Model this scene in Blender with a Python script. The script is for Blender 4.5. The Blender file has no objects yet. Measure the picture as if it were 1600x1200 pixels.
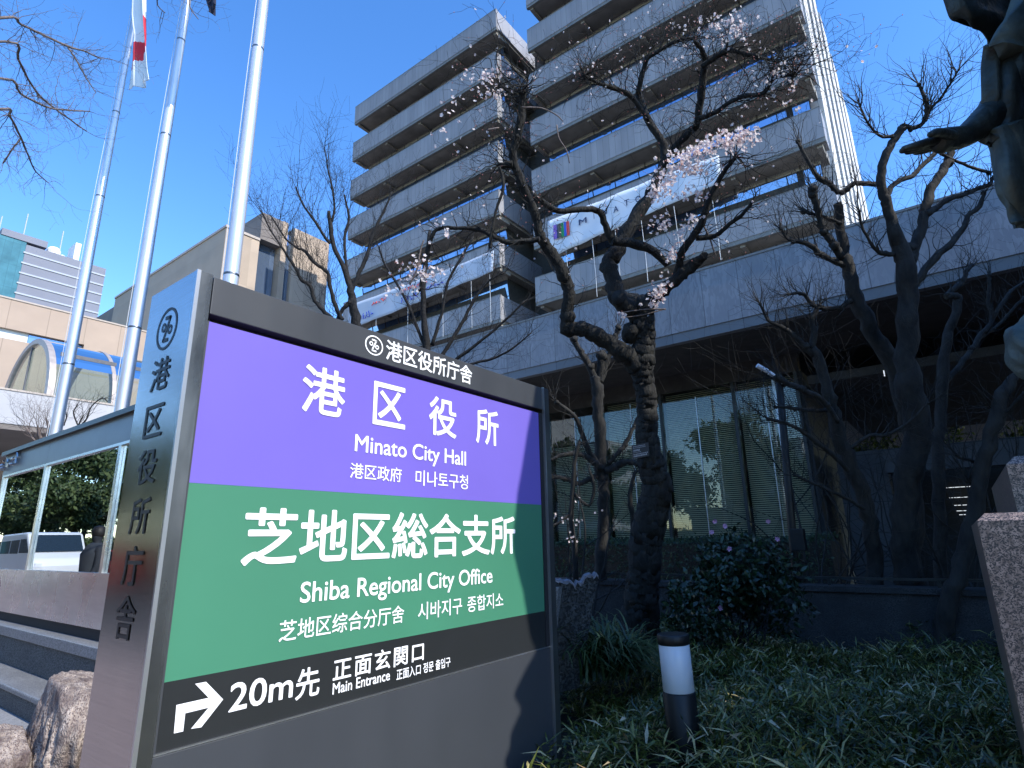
import bpy, bmesh, math, random
from mathutils import Vector, Matrix, noise
R = math.radians
rnd = random.Random(7)
S = bpy.context.scene
COL = S.collection

# ------------------------------------------------------------------ camera
CAMPOS = Vector((0, 0, 1.5))
FPX, YAW, PIT, ROL = 904.6, R(36.88), R(105.16), R(-1.16)
CM = (Matrix.Rotation(YAW, 3, 'Z') @ Matrix.Rotation(PIT, 3, 'X') @ Matrix.Rotation(ROL, 3, 'Z'))
cam = bpy.data.objects.new("camera", bpy.data.cameras.new("camera"))
COL.objects.link(cam)
cam.matrix_world = Matrix.Translation(CAMPOS) @ CM.to_4x4()
cam.data.sensor_fit = 'HORIZONTAL'
cam.data.sensor_width = 36.0
cam.data.lens = 36.0 * FPX / 1600.0
cam.data.clip_start = 0.05
cam.data.clip_end = 3000
S.camera = cam

def ray(p):
    return CM @ Vector(((p[0] - 800) / FPX, -(p[1] - 600) / FPX, -1.0))
def at(p, dep):
    return CAMPOS + ray(p) * dep
def ony(p, y):
    v = ray(p); return CAMPOS + v * (y / v.y)
def onx(p, x):
    v = ray(p); return CAMPOS + v * (x / v.x)

# ------------------------------------------------------------------ sky and sun
SUN_EL, SUN_AZ = R(40), R(-2.0)          # azimuth measured from +X towards +Y
sd = Vector((math.cos(SUN_EL) * math.cos(SUN_AZ), math.cos(SUN_EL) * math.sin(SUN_AZ), math.sin(SUN_EL)))
W = bpy.data.worlds.new("World"); S.world = W; W.use_nodes = True
nt = W.node_tree; nt.nodes.clear()
sky = nt.nodes.new("ShaderNodeTexSky"); sky.sky_type = 'NISHITA'; sky.sun_disc = False
sky.sun_elevation = SUN_EL
sky.sun_rotation = math.pi / 2 - SUN_AZ
sky.altitude = 50; sky.air_density = 1.0; sky.dust_density = 0.15; sky.ozone_density = 2.4
hs = nt.nodes.new("ShaderNodeHueSaturation"); hs.inputs['Saturation'].default_value = 1.27; hs.inputs['Hue'].default_value = .507; hs.inputs['Value'].default_value = 1.0
bg = nt.nodes.new("ShaderNodeBackground"); bg.inputs[1].default_value = 0.15
wo = nt.nodes.new("ShaderNodeOutputWorld")
nt.links.new(sky.outputs[0], hs.inputs['Color']); nt.links.new(hs.outputs[0], bg.inputs[0]); nt.links.new(bg.outputs[0], wo.inputs[0])
sun = bpy.data.objects.new("sun", bpy.data.lights.new("sun", 'SUN')); COL.objects.link(sun)
sun.data.energy = 2.3; sun.data.angle = R(0.53); sun.data.color = (1, .955, .88)
sun.rotation_euler = sd.to_track_quat('Z', 'Y').to_euler()
S.view_settings.view_transform = 'Standard'; S.view_settings.look = 'None'
S.view_settings.exposure = 1.38; S.view_settings.gamma = 1.0
S.render.engine = 'CYCLES'
S.cycles.max_bounces = 7; S.cycles.transparent_max_bounces = 24
S.cycles.caustics_reflective = False; S.cycles.caustics_refractive = False
S.cycles.sample_clamp_indirect = 6

# ------------------------------------------------------------------ materials
def new_mat(name):
    m = bpy.data.materials.new(name); m.use_nodes = True
    return m, m.node_tree, m.node_tree.nodes["Principled BSDF"]
def sock(b, *names):
    for n in names:
        if n in b.inputs: return b.inputs[n]
def mat(name, col, rough=.6, metal=0., var=.12, scale=4., bump=0., bscale=40., spec=.5, stretch=None, dark=None, coords='Object', speck=None):
    """Principled with noise-driven colour variation and optional bump / speckle."""
    m, t, b = new_mat(name)
    N, L = t.nodes, t.links
    tc = N.new("ShaderNodeTexCoord"); mp = N.new("ShaderNodeMapping")
    L.new(tc.outputs[coords], mp.inputs[0])
    if stretch: mp.inputs['Scale'].default_value = stretch
    no = N.new("ShaderNodeTexNoise"); no.inputs['Scale'].default_value = scale; no.inputs['Detail'].default_value = 6
    L.new(mp.outputs[0], no.inputs['Vector'])
    cr = N.new("ShaderNodeValToRGB")
    c2 = dark if dark else tuple(c * (1 - var * 2) for c in col)
    c3 = tuple(min(1, c * (1 + var)) for c in col)
    cr.color_ramp.elements[0].position = .3; cr.color_ramp.elements[0].color = (*c2, 1)
    cr.color_ramp.elements[1].position = .7; cr.color_ramp.elements[1].color = (*c3, 1)
    L.new(no.outputs['Fac'], cr.inputs[0])
    out = cr.outputs[0]
    if speck:   # (scale, colour, amount)
        vo = N.new("ShaderNodeTexVoronoi"); vo.inputs['Scale'].default_value = speck[0]
        L.new(mp.outputs[0], vo.inputs['Vector'])
        sp = N.new("ShaderNodeSeparateColor"); L.new(vo.outputs['Color'], sp.inputs[0])
        rp = N.new("ShaderNodeValToRGB"); rp.color_ramp.elements[0].position = speck[2]; rp.color_ramp.elements[1].position = min(1, speck[2] + .12)
        L.new(sp.outputs[0], rp.inputs[0])
        mx = N.new("ShaderNodeMixRGB"); L.new(rp.outputs[0], mx.inputs[0]); mx.inputs[1].default_value = (*speck[1], 1); L.new(out, mx.inputs[2])
        out = mx.outputs[0]
    L.new(out, b.inputs['Base Color'])
    b.inputs['Roughness'].default_value = rough; b.inputs['Metallic'].default_value = metal
    sock(b, 'Specular IOR Level', 'Specular').default_value = spec
    if bump:
        nb = N.new("ShaderNodeTexNoise"); nb.inputs['Scale'].default_value = bscale; nb.inputs['Detail'].default_value = 5
        L.new(mp.outputs[0], nb.inputs['Vector'])
        bp = N.new("ShaderNodeBump"); bp.inputs['Strength'].default_value = bump; bp.inputs['Distance'].default_value = .02
        L.new(nb.outputs['Fac'], bp.inputs['Height']); L.new(bp.outputs[0], b.inputs['Normal'])
    return m
def panel_mat(name, col, axis, off, pitch, rough=.7, var=.08, gap=.012, zpitch=None, zoff=0, spec=.4, speck=None, gapcol=.35, bump=0, bscale=60, nscale=.6, stretch=None):
    """Cladding with thin joints every `pitch` metres along world axis 0/1 (and z)."""
    m = mat(name, col, rough, 0, var, nscale, bump, bscale, spec, speck=speck, stretch=stretch)
    t = m.node_tree; N, L = t.nodes, t.links; b = N["Principled BSDF"]
    src = b.inputs['Base Color'].links[0].from_socket
    g = N.new("ShaderNodeNewGeometry"); sx = N.new("ShaderNodeSeparateXYZ"); L.new(g.outputs['Position'], sx.inputs[0])
    def joint(o, off, pitch):
        a = N.new("ShaderNodeMath"); a.operation = 'ADD'; a.inputs[1].default_value = 1000 * pitch - off; L.new(o, a.inputs[0])
        d = N.new("ShaderNodeMath"); d.operation = 'MODULO'; d.inputs[1].default_value = pitch; L.new(a.outputs[0], d.inputs[0])
        c = N.new("ShaderNodeMath"); c.operation = 'LESS_THAN'; c.inputs[1].default_value = gap; L.new(d.outputs[0], c.inputs[0])
        # a slightly different tone for each panel
        f = N.new("ShaderNodeMath"); f.operation = 'DIVIDE'; f.inputs[1].default_value = pitch; L.new(a.outputs[0], f.inputs[0])
        fl = N.new("ShaderNodeMath"); fl.operation = 'FLOOR'; L.new(f.outputs[0], fl.inputs[0])
        return c.outputs[0], fl.outputs[0]
    j, idx = joint(sx.outputs[axis], off, pitch)
    wn = N.new("ShaderNodeTexWhiteNoise"); wn.noise_dimensions = '2D'
    cx = N.new("ShaderNodeCombineXYZ"); L.new(idx, cx.inputs[0])
    if zpitch:
        jz, iz = joint(sx.outputs[2], zoff, zpitch); L.new(iz, cx.inputs[1])
        mxm = N.new("ShaderNodeMath"); mxm.operation = 'MAXIMUM'; L.new(j, mxm.inputs[0]); L.new(jz, mxm.inputs[1]); j = mxm.outputs[0]
    L.new(cx.outputs[0], wn.inputs['Vector'])
    mr = N.new("ShaderNodeMapRange"); mr.inputs[3].default_value = .9; mr.inputs[4].default_value = 1.08; L.new(wn.outputs['Value'], mr.inputs[0])
    ml = N.new("ShaderNodeMixRGB"); ml.blend_type = 'MULTIPLY'; ml.inputs[0].default_value = 1; L.new(src, ml.inputs[1]); L.new(mr.outputs[0], ml.inputs[2])
    mx = N.new("ShaderNodeMixRGB"); L.new(j, mx.inputs[0]); L.new(ml.outputs[0], mx.inputs[1]); mx.inputs[2].default_value = (*[c * gapcol for c in col], 1)
    L.new(mx.outputs[0], b.inputs['Base Color'])
    return m
def glass_mat(name, tint, refl=.12, rough=.0, ior=1.5):
    """Clear pane: tinted see-through plus a mirror layer that grows towards grazing angles."""
    m, t, b = new_mat(name); N, L = t.nodes, t.links; N.remove(b)
    tr = N.new("ShaderNodeBsdfTransparent"); tr.inputs[0].default_value = (*tint, 1)
    gl = N.new("ShaderNodeBsdfGlossy"); gl.inputs['Roughness'].default_value = rough; gl.inputs[0].default_value = (.92, .97, 1, 1)
    fr = N.new("ShaderNodeFresnel"); fr.inputs[0].default_value = ior
    ad = N.new("ShaderNodeMath"); ad.operation = 'ADD'; ad.inputs[1].default_value = refl; ad.use_clamp = True; L.new(fr.outputs[0], ad.inputs[0])
    mx = N.new("ShaderNodeMixShader"); L.new(ad.outputs[0], mx.inputs[0]); L.new(tr.outputs[0], mx.inputs[1]); L.new(gl.outputs[0], mx.inputs[2])
    L.new(mx.outputs[0], N["Material Output"].inputs[0])
    return m
def leaf_mat(name, cols, rough=.45, spec=.5, trans=.12):
    """Foliage: every leaf (mesh island) draws its own tone."""
    m, t, b = new_mat(name); N, L = t.nodes, t.links
    g = N.new("ShaderNodeNewGeometry"); cr = N.new("ShaderNodeValToRGB"); L.new(g.outputs['Random Per Island'], cr.inputs[0])
    e = cr.color_ramp.elements
    while len(e) < len(cols): e.new(.5)
    for i, (p, c) in enumerate(cols): e[i].position = p; e[i].color = (*c, 1)
    L.new(cr.outputs[0], b.inputs['Base Color']); b.inputs['Roughness'].default_value = rough
    sock(b, 'Specular IOR Level', 'Specular').default_value = spec
    if trans:
        tl = N.new("ShaderNodeBsdfTranslucent"); L.new(cr.outputs[0], tl.inputs[0])
        mx = N.new("ShaderNodeMixShader"); mx.inputs[0].default_value = trans
        L.new(b.outputs[0], mx.inputs[1]); L.new(tl.outputs[0], mx.inputs[2]); L.new(mx.outputs[0], N["Material Output"].inputs[0])
    return m
def steel_mat(name, col, rough, stretch, var=.05, bump=.03, metal=1.):
    return mat(name, col, rough, metal, var, 3., bump, 30., .5, stretch=stretch)

M = {}
M['white_letter'] = mat('white_letter', (.86, .86, .86), .5, var=.01)
M['black_letter'] = mat('black_letter', (.018, .02, .022), .45, var=.02)
M['purple'] = mat('purple_film', (.165, .122, .50), .34, var=.03, scale=2)
M['green'] = mat('green_film', (.056, .21, .125), .34, var=.03, scale=2)
M['black_panel'] = mat('black_panel', (.02, .022, .023), .4, var=.03, scale=5)
M['header'] = mat('header_paint', (.044, .047, .052), .42, var=.04, bump=.02, bscale=500)
M['lower_panel'] = mat('lower_panel_paint', (.044, .048, .055), .45, var=.05, scale=2, bump=.02, bscale=400)
M['post'] = mat('post_steel', (.20, .21, .21), .3, .9, var=.12, scale=5, bump=.02, bscale=60)
M['post_edge'] = mat('edge_trim', (.6, .61, .62), .3, .9, var=.04)
M['brushed'] = steel_mat('brushed_steel', (.46, .46, .46), .17, (1, 1, 60))
M['reveal'] = mat('reveal_dark', (.01, .01, .012), .7, var=0)
M['case_steel'] = steel_mat('case_steel', (.68, .68, .68), .3, (1, 1, 8), bump=.012)
M['case_header'] = mat('case_header_paint', (.2, .215, .23), .4, .5, var=.05)
M['case_board'] = mat('case_board', (.16, .17, .16), .8, var=.05)
M['case_glass'] = glass_mat('case_glass', (.8, .86, .84), .36)
M['pole'] = mat('flagpole_metal', (.7, .71, .73), .32, .55, var=.03, scale=3)
M['flag_white'] = mat('flag_white_cloth', (.82, .82, .8), .85, var=.02)
M['flag_red'] = mat('flag_red_cloth', (.72, .03, .05), .85, var=.04)
M['flag_navy'] = mat('flag_navy_cloth', (.012, .014, .035), .85, var=.05)
M['granite_step'] = mat('granite_step_rough', (.17, .17, .16), .8, var=.1, scale=3, bump=.5, bscale=120, speck=(160, (.05, .05, .05), .42))
M['granite_top'] = mat('granite_step_polished', (.27, .27, .27), .42, var=.12, scale=2, speck=(140, (.13, .13, .13), .4))
M['granite_brown'] = mat('granite_brown_polished', (.36, .26, .205), .32, var=.3, scale=60, speck=(300, (.06, .052, .048), .36))
M['wall_granite'] = mat('retaining_wall_granite', (.045, .046, .046), .8, var=.3, scale=5, bump=.5, bscale=80, speck=(150, (.02, .02, .02), .4))
M['granite_dark'] = mat('granite_slab_rough', (.075, .08, .08), .75, var=.3, scale=14, bump=.9, bscale=60, speck=(90, (.02, .02, .02), .4))
M['granite_chip'] = mat('granite_slab_chipped', (.22, .22, .25), .7, var=.2, scale=16, bump=.6, bscale=40)
M['rock'] = mat('boulder_rock', (.54, .45, .38), .9, scale=9, bump=1.0, bscale=70, dark=(.10, .072, .07), stretch=(1.3, 1.3, .7), speck=(120, (.16, .12, .11), .22))
M['paving_red'] = panel_mat('paving_reddish', (.38, .30, .27), 0, 0, .2, .85, .1, .006, speck=(120, (.2, .13, .12), .3))
M['paving_grey'] = mat('paving_grey', (.30, .30, .31), .8, var=.1, scale=3, speck=(110, (.2, .2, .2), .3))
M['asphalt'] = mat('asphalt', (.055, .055, .057), .9, var=.1, scale=6, bump=.4, bscale=150)
M['kerb'] = mat('kerb_concrete', (.36, .35, .33), .85, var=.1)
M['soil'] = mat('bed_soil', (.035, .028, .02), .95, var=.3, scale=20, bump=.8, bscale=60)
M['tower_panel'] = panel_mat('tower_granite', (.28, .28, .295), 0, -21.06, .405, .6, .055, .016, gapcol=.5, nscale=2.2, stretch=(1, 1, .22))
M['tower_return'] = panel_mat('tower_granite_return', (.31, .31, .33), 1, 27.0, .81, .6, .05, .02, gapcol=.6)
M['tower_lip'] = mat('tower_lip', (.2, .2, .19), .7, var=.1)
M['tower_soffit'] = mat('tower_soffit', (.31, .29, .26), .85, var=.15, scale=1)
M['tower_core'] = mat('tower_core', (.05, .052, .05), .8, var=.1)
M['tower_infill'] = panel_mat('tower_infill', (.36, .355, .33), 0, -21.06, 1.6, .6, .1, .1, gapcol=.3)
M['tower_glass'] = mat('tower_glass', (.20, .31, .52), .03, .85, var=.02, spec=.9)
M['mullion'] = mat('mullion_dark', (.025, .025, .028), .5, .3, var=.05)
M['fin'] = panel_mat('fin_concrete', (.62, .60, .57), 2, 0, 3.8, .8, .05, .02, gapcol=.8)
M['pod_panel'] = panel_mat('podium_granite', (.27, .272, .285), 0, -3.06, .81, .62, .10, .012, gapcol=.3, speck=(26, (.22, .22, .235), .45), nscale=1.6, stretch=(1, 1, .3))
M['pod_band'] = panel_mat('podium_band', (.17, .17, .175), 0, -3.06, 1.62, .6, .06, .014, gapcol=.4)
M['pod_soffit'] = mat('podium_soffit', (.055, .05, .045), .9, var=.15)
M['pod_wall'] = panel_mat('podium_wall', (.065, .068, .07), 0, .3, 1.6, .8, .08, .02, zpitch=1.1, gapcol=.4)
M['pod_glass'] = glass_mat('podium_glass', (.93, .95, .88), .015, 0, 1.42)
M['frame'] = mat('glass_frame_dark', (.04, .045, .045), .4, .5, var=.1)
M['frame_light'] = mat('glass_frame_light', (.5, .53, .55), .3, .8, var=.05)
M['blind'] = mat('blind_slat', (.74, .68, .58), .6, var=.05)
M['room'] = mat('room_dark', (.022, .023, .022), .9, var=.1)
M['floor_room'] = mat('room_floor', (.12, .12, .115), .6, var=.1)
M['pale_glow'] = None
M['banner'] = mat('banner_cloth', (.60, .66, .74), .75, var=.03, scale=1, bump=.5, bscale=1.2)
M['banner_dull'] = mat('banner_cloth_dull', (.43, .49, .58), .75, var=.04, scale=1)
for n, c in dict(b_purple=(.24, .13, .5), b_green=(.02, .25, .08), b_blue=(.03, .12, .55), b_red=(.72, .08, .07), b_brown=(.1, .1, .07), b_navy=(.03, .05, .12), b_ink=(.05, .08, .45)).items():
    M[n] = mat('banner_' + n[2:], c, .75, var=.03)
M['rope'] = mat('rope_white', (.6, .62, .64), .8, var=.05)
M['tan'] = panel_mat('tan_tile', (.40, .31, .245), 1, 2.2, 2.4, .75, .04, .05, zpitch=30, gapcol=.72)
M['tan_shaded'] = panel_mat('tan_tile_shaded', (.19, .165, .15), 0, 0, 3, .75, .05, .04, zpitch=3, gapcol=.72)  # darker copy of the tan tile, shade of sides and undersides put into its colour
M['tan2'] = panel_mat('tan_tile_high', (.43, .34, .26), 1, 0, 1.2, .75, .04, .02, zpitch=3.6, gapcol=.8)
M['coping'] = mat('coping_pale', (.45, .39, .34), .7, var=.05)
M['white_wall'] = mat('white_wall', (.42, .42, .44), .75, var=.05, scale=.5)
M['vault_rib'] = mat('vault_rib', (.42, .37, .34), .5, .3, var=.08)
M['vault_frame'] = mat('vault_frame', (.11, .11, .12), .5, .3, var=.08)
M['vault_glass'] = glass_mat('vault_glass', (.70, .80, .78), .02, 0, 1.3)
M['dark_glass'] = mat('dark_glass', (.28, .38, .55), .04, .75, var=.03)
M['win_white'] = mat('window_white_blind', (.62, .66, .68), .3, var=.03)
M['teal_glass'] = panel_mat('teal_glass', (.065, .19, .23), 1, 0, 1.05, .15, .12, .06, zpitch=4, gapcol=.75)
M['far_wall'] = mat('far_tower_wall', (.20, .21, .255), .8, var=.05, scale=.15)
M['far_line'] = mat('far_tower_line', (.38, .41, .46), .7, var=.03)
M['far_white'] = mat('far_white', (.75, .75, .75), .6, var=.02)
M['bark_plum'] = mat('bark_plum', (.024, .023, .019), .95, scale=17, bump=1., bscale=42, dark=(.0075, .007, .0065), stretch=(1, 1, .35))
M['bark_grey'] = mat('bark_grey', (.034, .032, .028), .9, dark=(.012, .0115, .011), scale=14, bump=.6, bscale=40, stretch=(1, 1, .4))
M['bark_dark'] = mat('bark_dark', (.017, .016, .016), .9, var=.3, scale=14, bump=.6, bscale=40)
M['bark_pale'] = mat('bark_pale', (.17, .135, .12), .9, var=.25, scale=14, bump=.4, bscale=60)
M['cut_wood'] = mat('cut_wood', (.12, .105, .085), .9, var=.2, scale=20)
M['petal'] = leaf_mat('blossom_petal', [(0, (.84, .64, .60)), (.4, (.92, .81, .77)), (1, (.94, .89, .85))], .7, .2, .45)
M['bud'] = leaf_mat('blossom_bud', [(0, (.32, .10, .09)), (1, (.45, .22, .18))], .7, .2, 0)
M['sasa'] = leaf_mat('bamboo_grass_leaf', [(0, (.022, .034, .004)), (.35, (.06, .085, .011)), (.7, (.14, .155, .022)), (.84, (.30, .27, .06)), (1, (.62, .50, .26))], .30, .6, .15)
M['liriope'] = leaf_mat('liriope_blade', [(0, (.016, .036, .010)), (.6, (.034, .07, .02)), (1, (.11, .14, .045))], .35, .5, .1)
M['camellia'] = leaf_mat('shrub_leaf', [(0, (.008, .022, .010)), (.6, (.016, .04, .016)), (1, (.035, .065, .025))], .3, .5, .06)
M['hedge'] = leaf_mat('hedge_leaf', [(0, (.012, .024, .010)), (.6, (.022, .045, .016)), (1, (.05, .075, .025))], .5, .4, .06)
M['garden_leaf'] = leaf_mat('garden_leaf', [(0, (.04, .07, .02)), (.6, (.09, .15, .03)), (1, (.22, .26, .06))], .5, .4, .25)
M['pine'] = leaf_mat('evergreen_leaf', [(0, (.03, .055, .02)), (.6, (.06, .10, .035)), (1, (.13, .17, .06))], .55, .4, .12)
M['pink'] = leaf_mat('shrub_flower', [(0, (.62, .30, .48)), (1, (.75, .45, .62))], .7, .2, .2)
M['bronze'] = mat('bronze_patina', (.05, .055, .045), .5, .55, var=.4, scale=7, bump=.7, bscale=16, dark=(.018, .022, .02))
M['bronze_light'] = mat('bronze_patina_pale', (.10, .122, .105), .6, .3, var=.35, scale=9, bump=.6, bscale=20, dark=(.05, .07, .065))
M['black_metal'] = mat('black_metal', (.006, .0065, .007), .5, 0., var=.1)
M['diffuser'] = mat('lamp_diffuser', (.74, .76, .80), .35, var=.02)
M['lamp_tube'] = mat('lamp_tube', (.82, .84, .9), .3, var=.02)
M['label_black'] = mat('label_black', (.012, .012, .016), .4, var=.02)
M['label_ink'] = mat('label_ink', (.42, .40, .40), .6, var=.05)
M['van'] = mat('van_paint', (.78, .79, .8), .25, var=.01, spec=.6)
M['car_red'] = mat('car_red_paint', (.55, .03, .03), .25, var=.02, spec=.6)
M['tyre'] = mat('tyre', (.02, .02, .02), .85, var=.1)
M['car_glass'] = mat('car_glass', (.02, .03, .035), .05, var=.02, spec=.8)
M['hub'] = mat('hub_metal', (.5, .5, .52), .35, .8, var=.05)
M['street_bld'] = panel_mat('street_building', (.38, .36, .33), 0, 0, 3.2, .8, .06, .9, zpitch=3.4, gapcol=.4)
em, et, eb = new_mat('pale_glow_mat'); eb.inputs['Base Color'].default_value = (.8, .8, .8, 1)
sock(eb, 'Emission Color', 'Emission').default_value = (.9, .95, 1, 1); eb.inputs['Emission Strength'].default_value = .35
M['pale_glow'] = em

def worn(m, lo, hi, scale, stretch=(1, 1, .15)):
    """uneven gloss: faint wiped and weathered streaks that only show where the surface mirrors light"""
    t = m.node_tree; N, L = t.nodes, t.links; b = N["Principled BSDF"]
    tc = N.new("ShaderNodeTexCoord"); mp = N.new("ShaderNodeMapping"); mp.inputs['Scale'].default_value = stretch; L.new(tc.outputs['Object'], mp.inputs[0])
    no = N.new("ShaderNodeTexNoise"); no.inputs['Scale'].default_value = scale; no.inputs['Detail'].default_value = 8; L.new(mp.outputs[0], no.inputs['Vector'])
    mr = N.new("ShaderNodeMapRange"); mr.inputs[1].default_value = .3; mr.inputs[2].default_value = .7; mr.inputs[3].default_value = lo; mr.inputs[4].default_value = hi
    L.new(no.outputs['Fac'], mr.inputs[0]); L.new(mr.outputs[0], b.inputs['Roughness'])
for k_ in ('purple', 'green', 'black_panel'): worn(M[k_], .3, .4, 3)
for k_ in ('header', 'lower_panel'): worn(M[k_], .36, .5, 5)
worn(M['post'], .2, .46, 9); worn(M['brushed'], .13, .22, 5); worn(M['case_steel'], .2, .34, 3, (1, 1, .6))

# ------------------------------------------------------------------ mesh helpers
class MB:
    def __init__(s): s.v, s.f, s.m = [], [], []
    def quad(s, a, b, c, d, m=0):
        i = len(s.v); s.v += [tuple(a), tuple(b), tuple(c), tuple(d)]; s.f.append((i, i + 1, i + 2, i + 3)); s.m.append(m)
    def poly(s, pts, m=0):
        i = len(s.v); s.v += [tuple(p) for p in pts]; s.f.append(tuple(range(i, i + len(pts)))); s.m.append(m)
    def box(s, x0, x1, y0, y1, z0, z1, m=0):
        i = len(s.v)
        s.v += [(x, y, z) for z in (z0, z1) for y in (y0, y1) for x in (x0, x1)]
        for f in ((0, 2, 3, 1), (4, 5, 7, 6), (0, 1, 5, 4), (2, 6, 7, 3), (0, 4, 6, 2), (1, 3, 7, 5)):
            s.f.append(tuple(i + k for k in f)); s.m.append(m)
        return s
    def prism(s, poly, d, m=0):
        """closed outline (list of Vector) extruded by vector d"""
        n = len(poly); i = len(s.v); d = Vector(d)
        s.v += [tuple(p) for p in poly] + [tuple(Vector(p) + d) for p in poly]
        s.f.append(tuple(i + k for k in reversed(range(n)))); s.m.append(m)
        s.f.append(tuple(i + n + k for k in range(n))); s.m.append(m)
        for k in range(n):
            j = (k + 1) % n; s.f.append((i + k, i + j, i + n + j, i + n + k)); s.m.append(m)
    def tube(s, pts, rad, n=8, m=0, cap=True, rough=0., rn=None):
        pts = [Vector(p) for p in pts]; i0 = len(s.v)
        if len(pts) < 2: return s
        up = Vector((.31, .17, .93))
        u = None
        for k, p in enumerate(pts):
            a = pts[max(0, k - 1)]; b = pts[min(len(pts) - 1, k + 1)]
            t = (b - a)
            if t.length < 1e-7: t = Vector((0, 0, 1))
            t.normalize()
            if u is None:
                u = t.cross(up)
                if u.length < .1: u = t.cross(Vector((1, 0, 0)))
            else:
                u = u - t * u.dot(t)
            u.normalize(); w = t.cross(u)
            for q in range(n):
                an = 2 * math.pi * q / n
                r = rad[k]
                if rough: r *= 1 + rough * (rn.random() - .5) * 2
                s.v.append(tuple(p + (u * math.cos(an) + w * math.sin(an)) * r))
        for k in range(len(pts) - 1):
            for q in range(n):
                a = i0 + k * n + q; b = i0 + k * n + (q + 1) % n
                s.f.append((a, b, b + n, a + n)); s.m.append(m)
        if cap:
            s.f.append(tuple(i0 + q for q in reversed(range(n)))); s.m.append(m)
            s.f.append(tuple(i0 + (len(pts) - 1) * n + q for q in range(n))); s.m.append(m)
        return s
    def lathe(s, c, prof, n=24, m=0, axis=None):
        """profile of (r, h) along z from point c"""
        c = Vector(c); i0 = len(s.v)
        q = (axis.to_track_quat('Z', 'Y').to_matrix() if axis is not None else Matrix.Identity(3))
        for r, h in prof:
            for k in range(n):
                a = 2 * math.pi * k / n
                s.v.append(tuple(c + q @ Vector((r * math.cos(a), r * math.sin(a), h))))
        for j in range(len(prof) - 1):
            for k in range(n):
                a = i0 + j * n + k; b = i0 + j * n + (k + 1) % n
                s.f.append((a, b, b + n, a + n)); s.m.append(m)
        s.f.append(tuple(i0 + k for k in reversed(range(n)))); s.m.append(m)
        s.f.append(tuple(i0 + (len(prof) - 1) * n + k for k in range(n))); s.m.append(m)
        return s
    def build(s, name, mats, parent=None, smooth=False, bevel=0):
        me = bpy.data.meshes.new(name); me.from_pydata(s.v, [], s.f)
        if not isinstance(mats, (list, tuple)): mats = [mats]
        for x in mats: me.materials.append(x)
        if len(mats) > 1: me.polygons.foreach_set("material_index", s.m)
        if smooth: me.polygons.foreach_set("use_smooth", [True] * len(me.polygons))
        me.update()
        o = bpy.data.objects.new(name, me); COL.objects.link(o)
        if parent: o.parent = parent
        if bevel:
            bv = o.modifiers.new("bevel", 'BEVEL'); bv.width = bevel; bv.segments = 2; bv.limit_method = 'ANGLE'
        return o
def tag(o, label=None, cat=None, group=None, kind=None):
    if label: o['label'] = label
    if cat: o['category'] = cat
    if group: o['group'] = group
    if kind: o['kind'] = kind
    return o
def thing(name, label, cat, loc=(0, 0, 0), group=None):
    o = bpy.data.objects.new(name, None); COL.objects.link(o); o.empty_display_size = .2
    return tag(o, label, cat, group)
def set_origin(t, loc):
    """put a finished thing's Empty at its base while its parts keep their place"""
    loc = Vector(loc); t.location = loc
    for c in t.children: c.matrix_parent_inverse = Matrix.Translation(-loc)
def dup(o, parent=None):
    c = o.copy(); COL.objects.link(c); c.parent = parent
    for ch in o.children: dup(ch, c)
    return c
def box(name, m, parent, x0, x1, y0, y1, z0, z1, bevel=0):
    return MB().box(x0, x1, y0, y1, z0, z1).build(name, m, parent, bevel=bevel)

# ------------------------------------------------------------------ ground
def sheet(name, x0, x1, y0, y1, z, m):
    b = MB(); b.quad((x0, y0, z), (x1, y0, z), (x1, y1, z), (x0, y1, z))
    return tag(b.build(name, m), kind='structure')
sheet('ground', -1500, 1500, -1500, 1500, 0, M['asphalt'])
sheet('pavement', -60, 30, -2.0, 2.45, .004 + .12, M['paving_red'])
kb = MB().box(-60, 30, -2.15, -2.0, .0, .13); tag(kb.build('kerb', M['kerb']), kind='structure')
sheet('plaza', -60, -2.0, 2.45, 40, .128, M['paving_grey'])
sheet('stepping_path', -14, -2.2, .2, 1.95, .131, M['paving_grey'])

# planting bed as a low mound
def bed_z(x, y):
    e = min(max((x + 1.78) / .3, 0), 1)
    f = min(max((y - .9) / .9, 0), 1)
    s_ = .26 + .06 * math.sin(x * 1.7 + y * .9) + .04 * math.sin(x * 3.1 - y * 2.3)
    return .10 + s_ * f
bm_ = MB(); NX, NY = 40, 44
for j in range(NY + 1):
    for i in range(NX + 1):
        x = -4.5 + 8.5 * i / NX; y = .9 + 6.0 * j / NY
        bm_.v.append((x, y, bed_z(x, y)))
for j in range(NY):
    for i in range(NX):
        x = -4.5 + 8.5 * (i + .5) / NX; y = .9 + 6.0 * (j + .5) / NY
        if x < -1.75 and y < 2.8: continue
        a = j * (NX + 1) + i; bm_.f.append((a, a + 1, a + NX + 2, a + NX + 1)); bm_.m.append(0)
tag(bm_.build('planting_bed', M['soil'], smooth=True), kind='structure')

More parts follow.
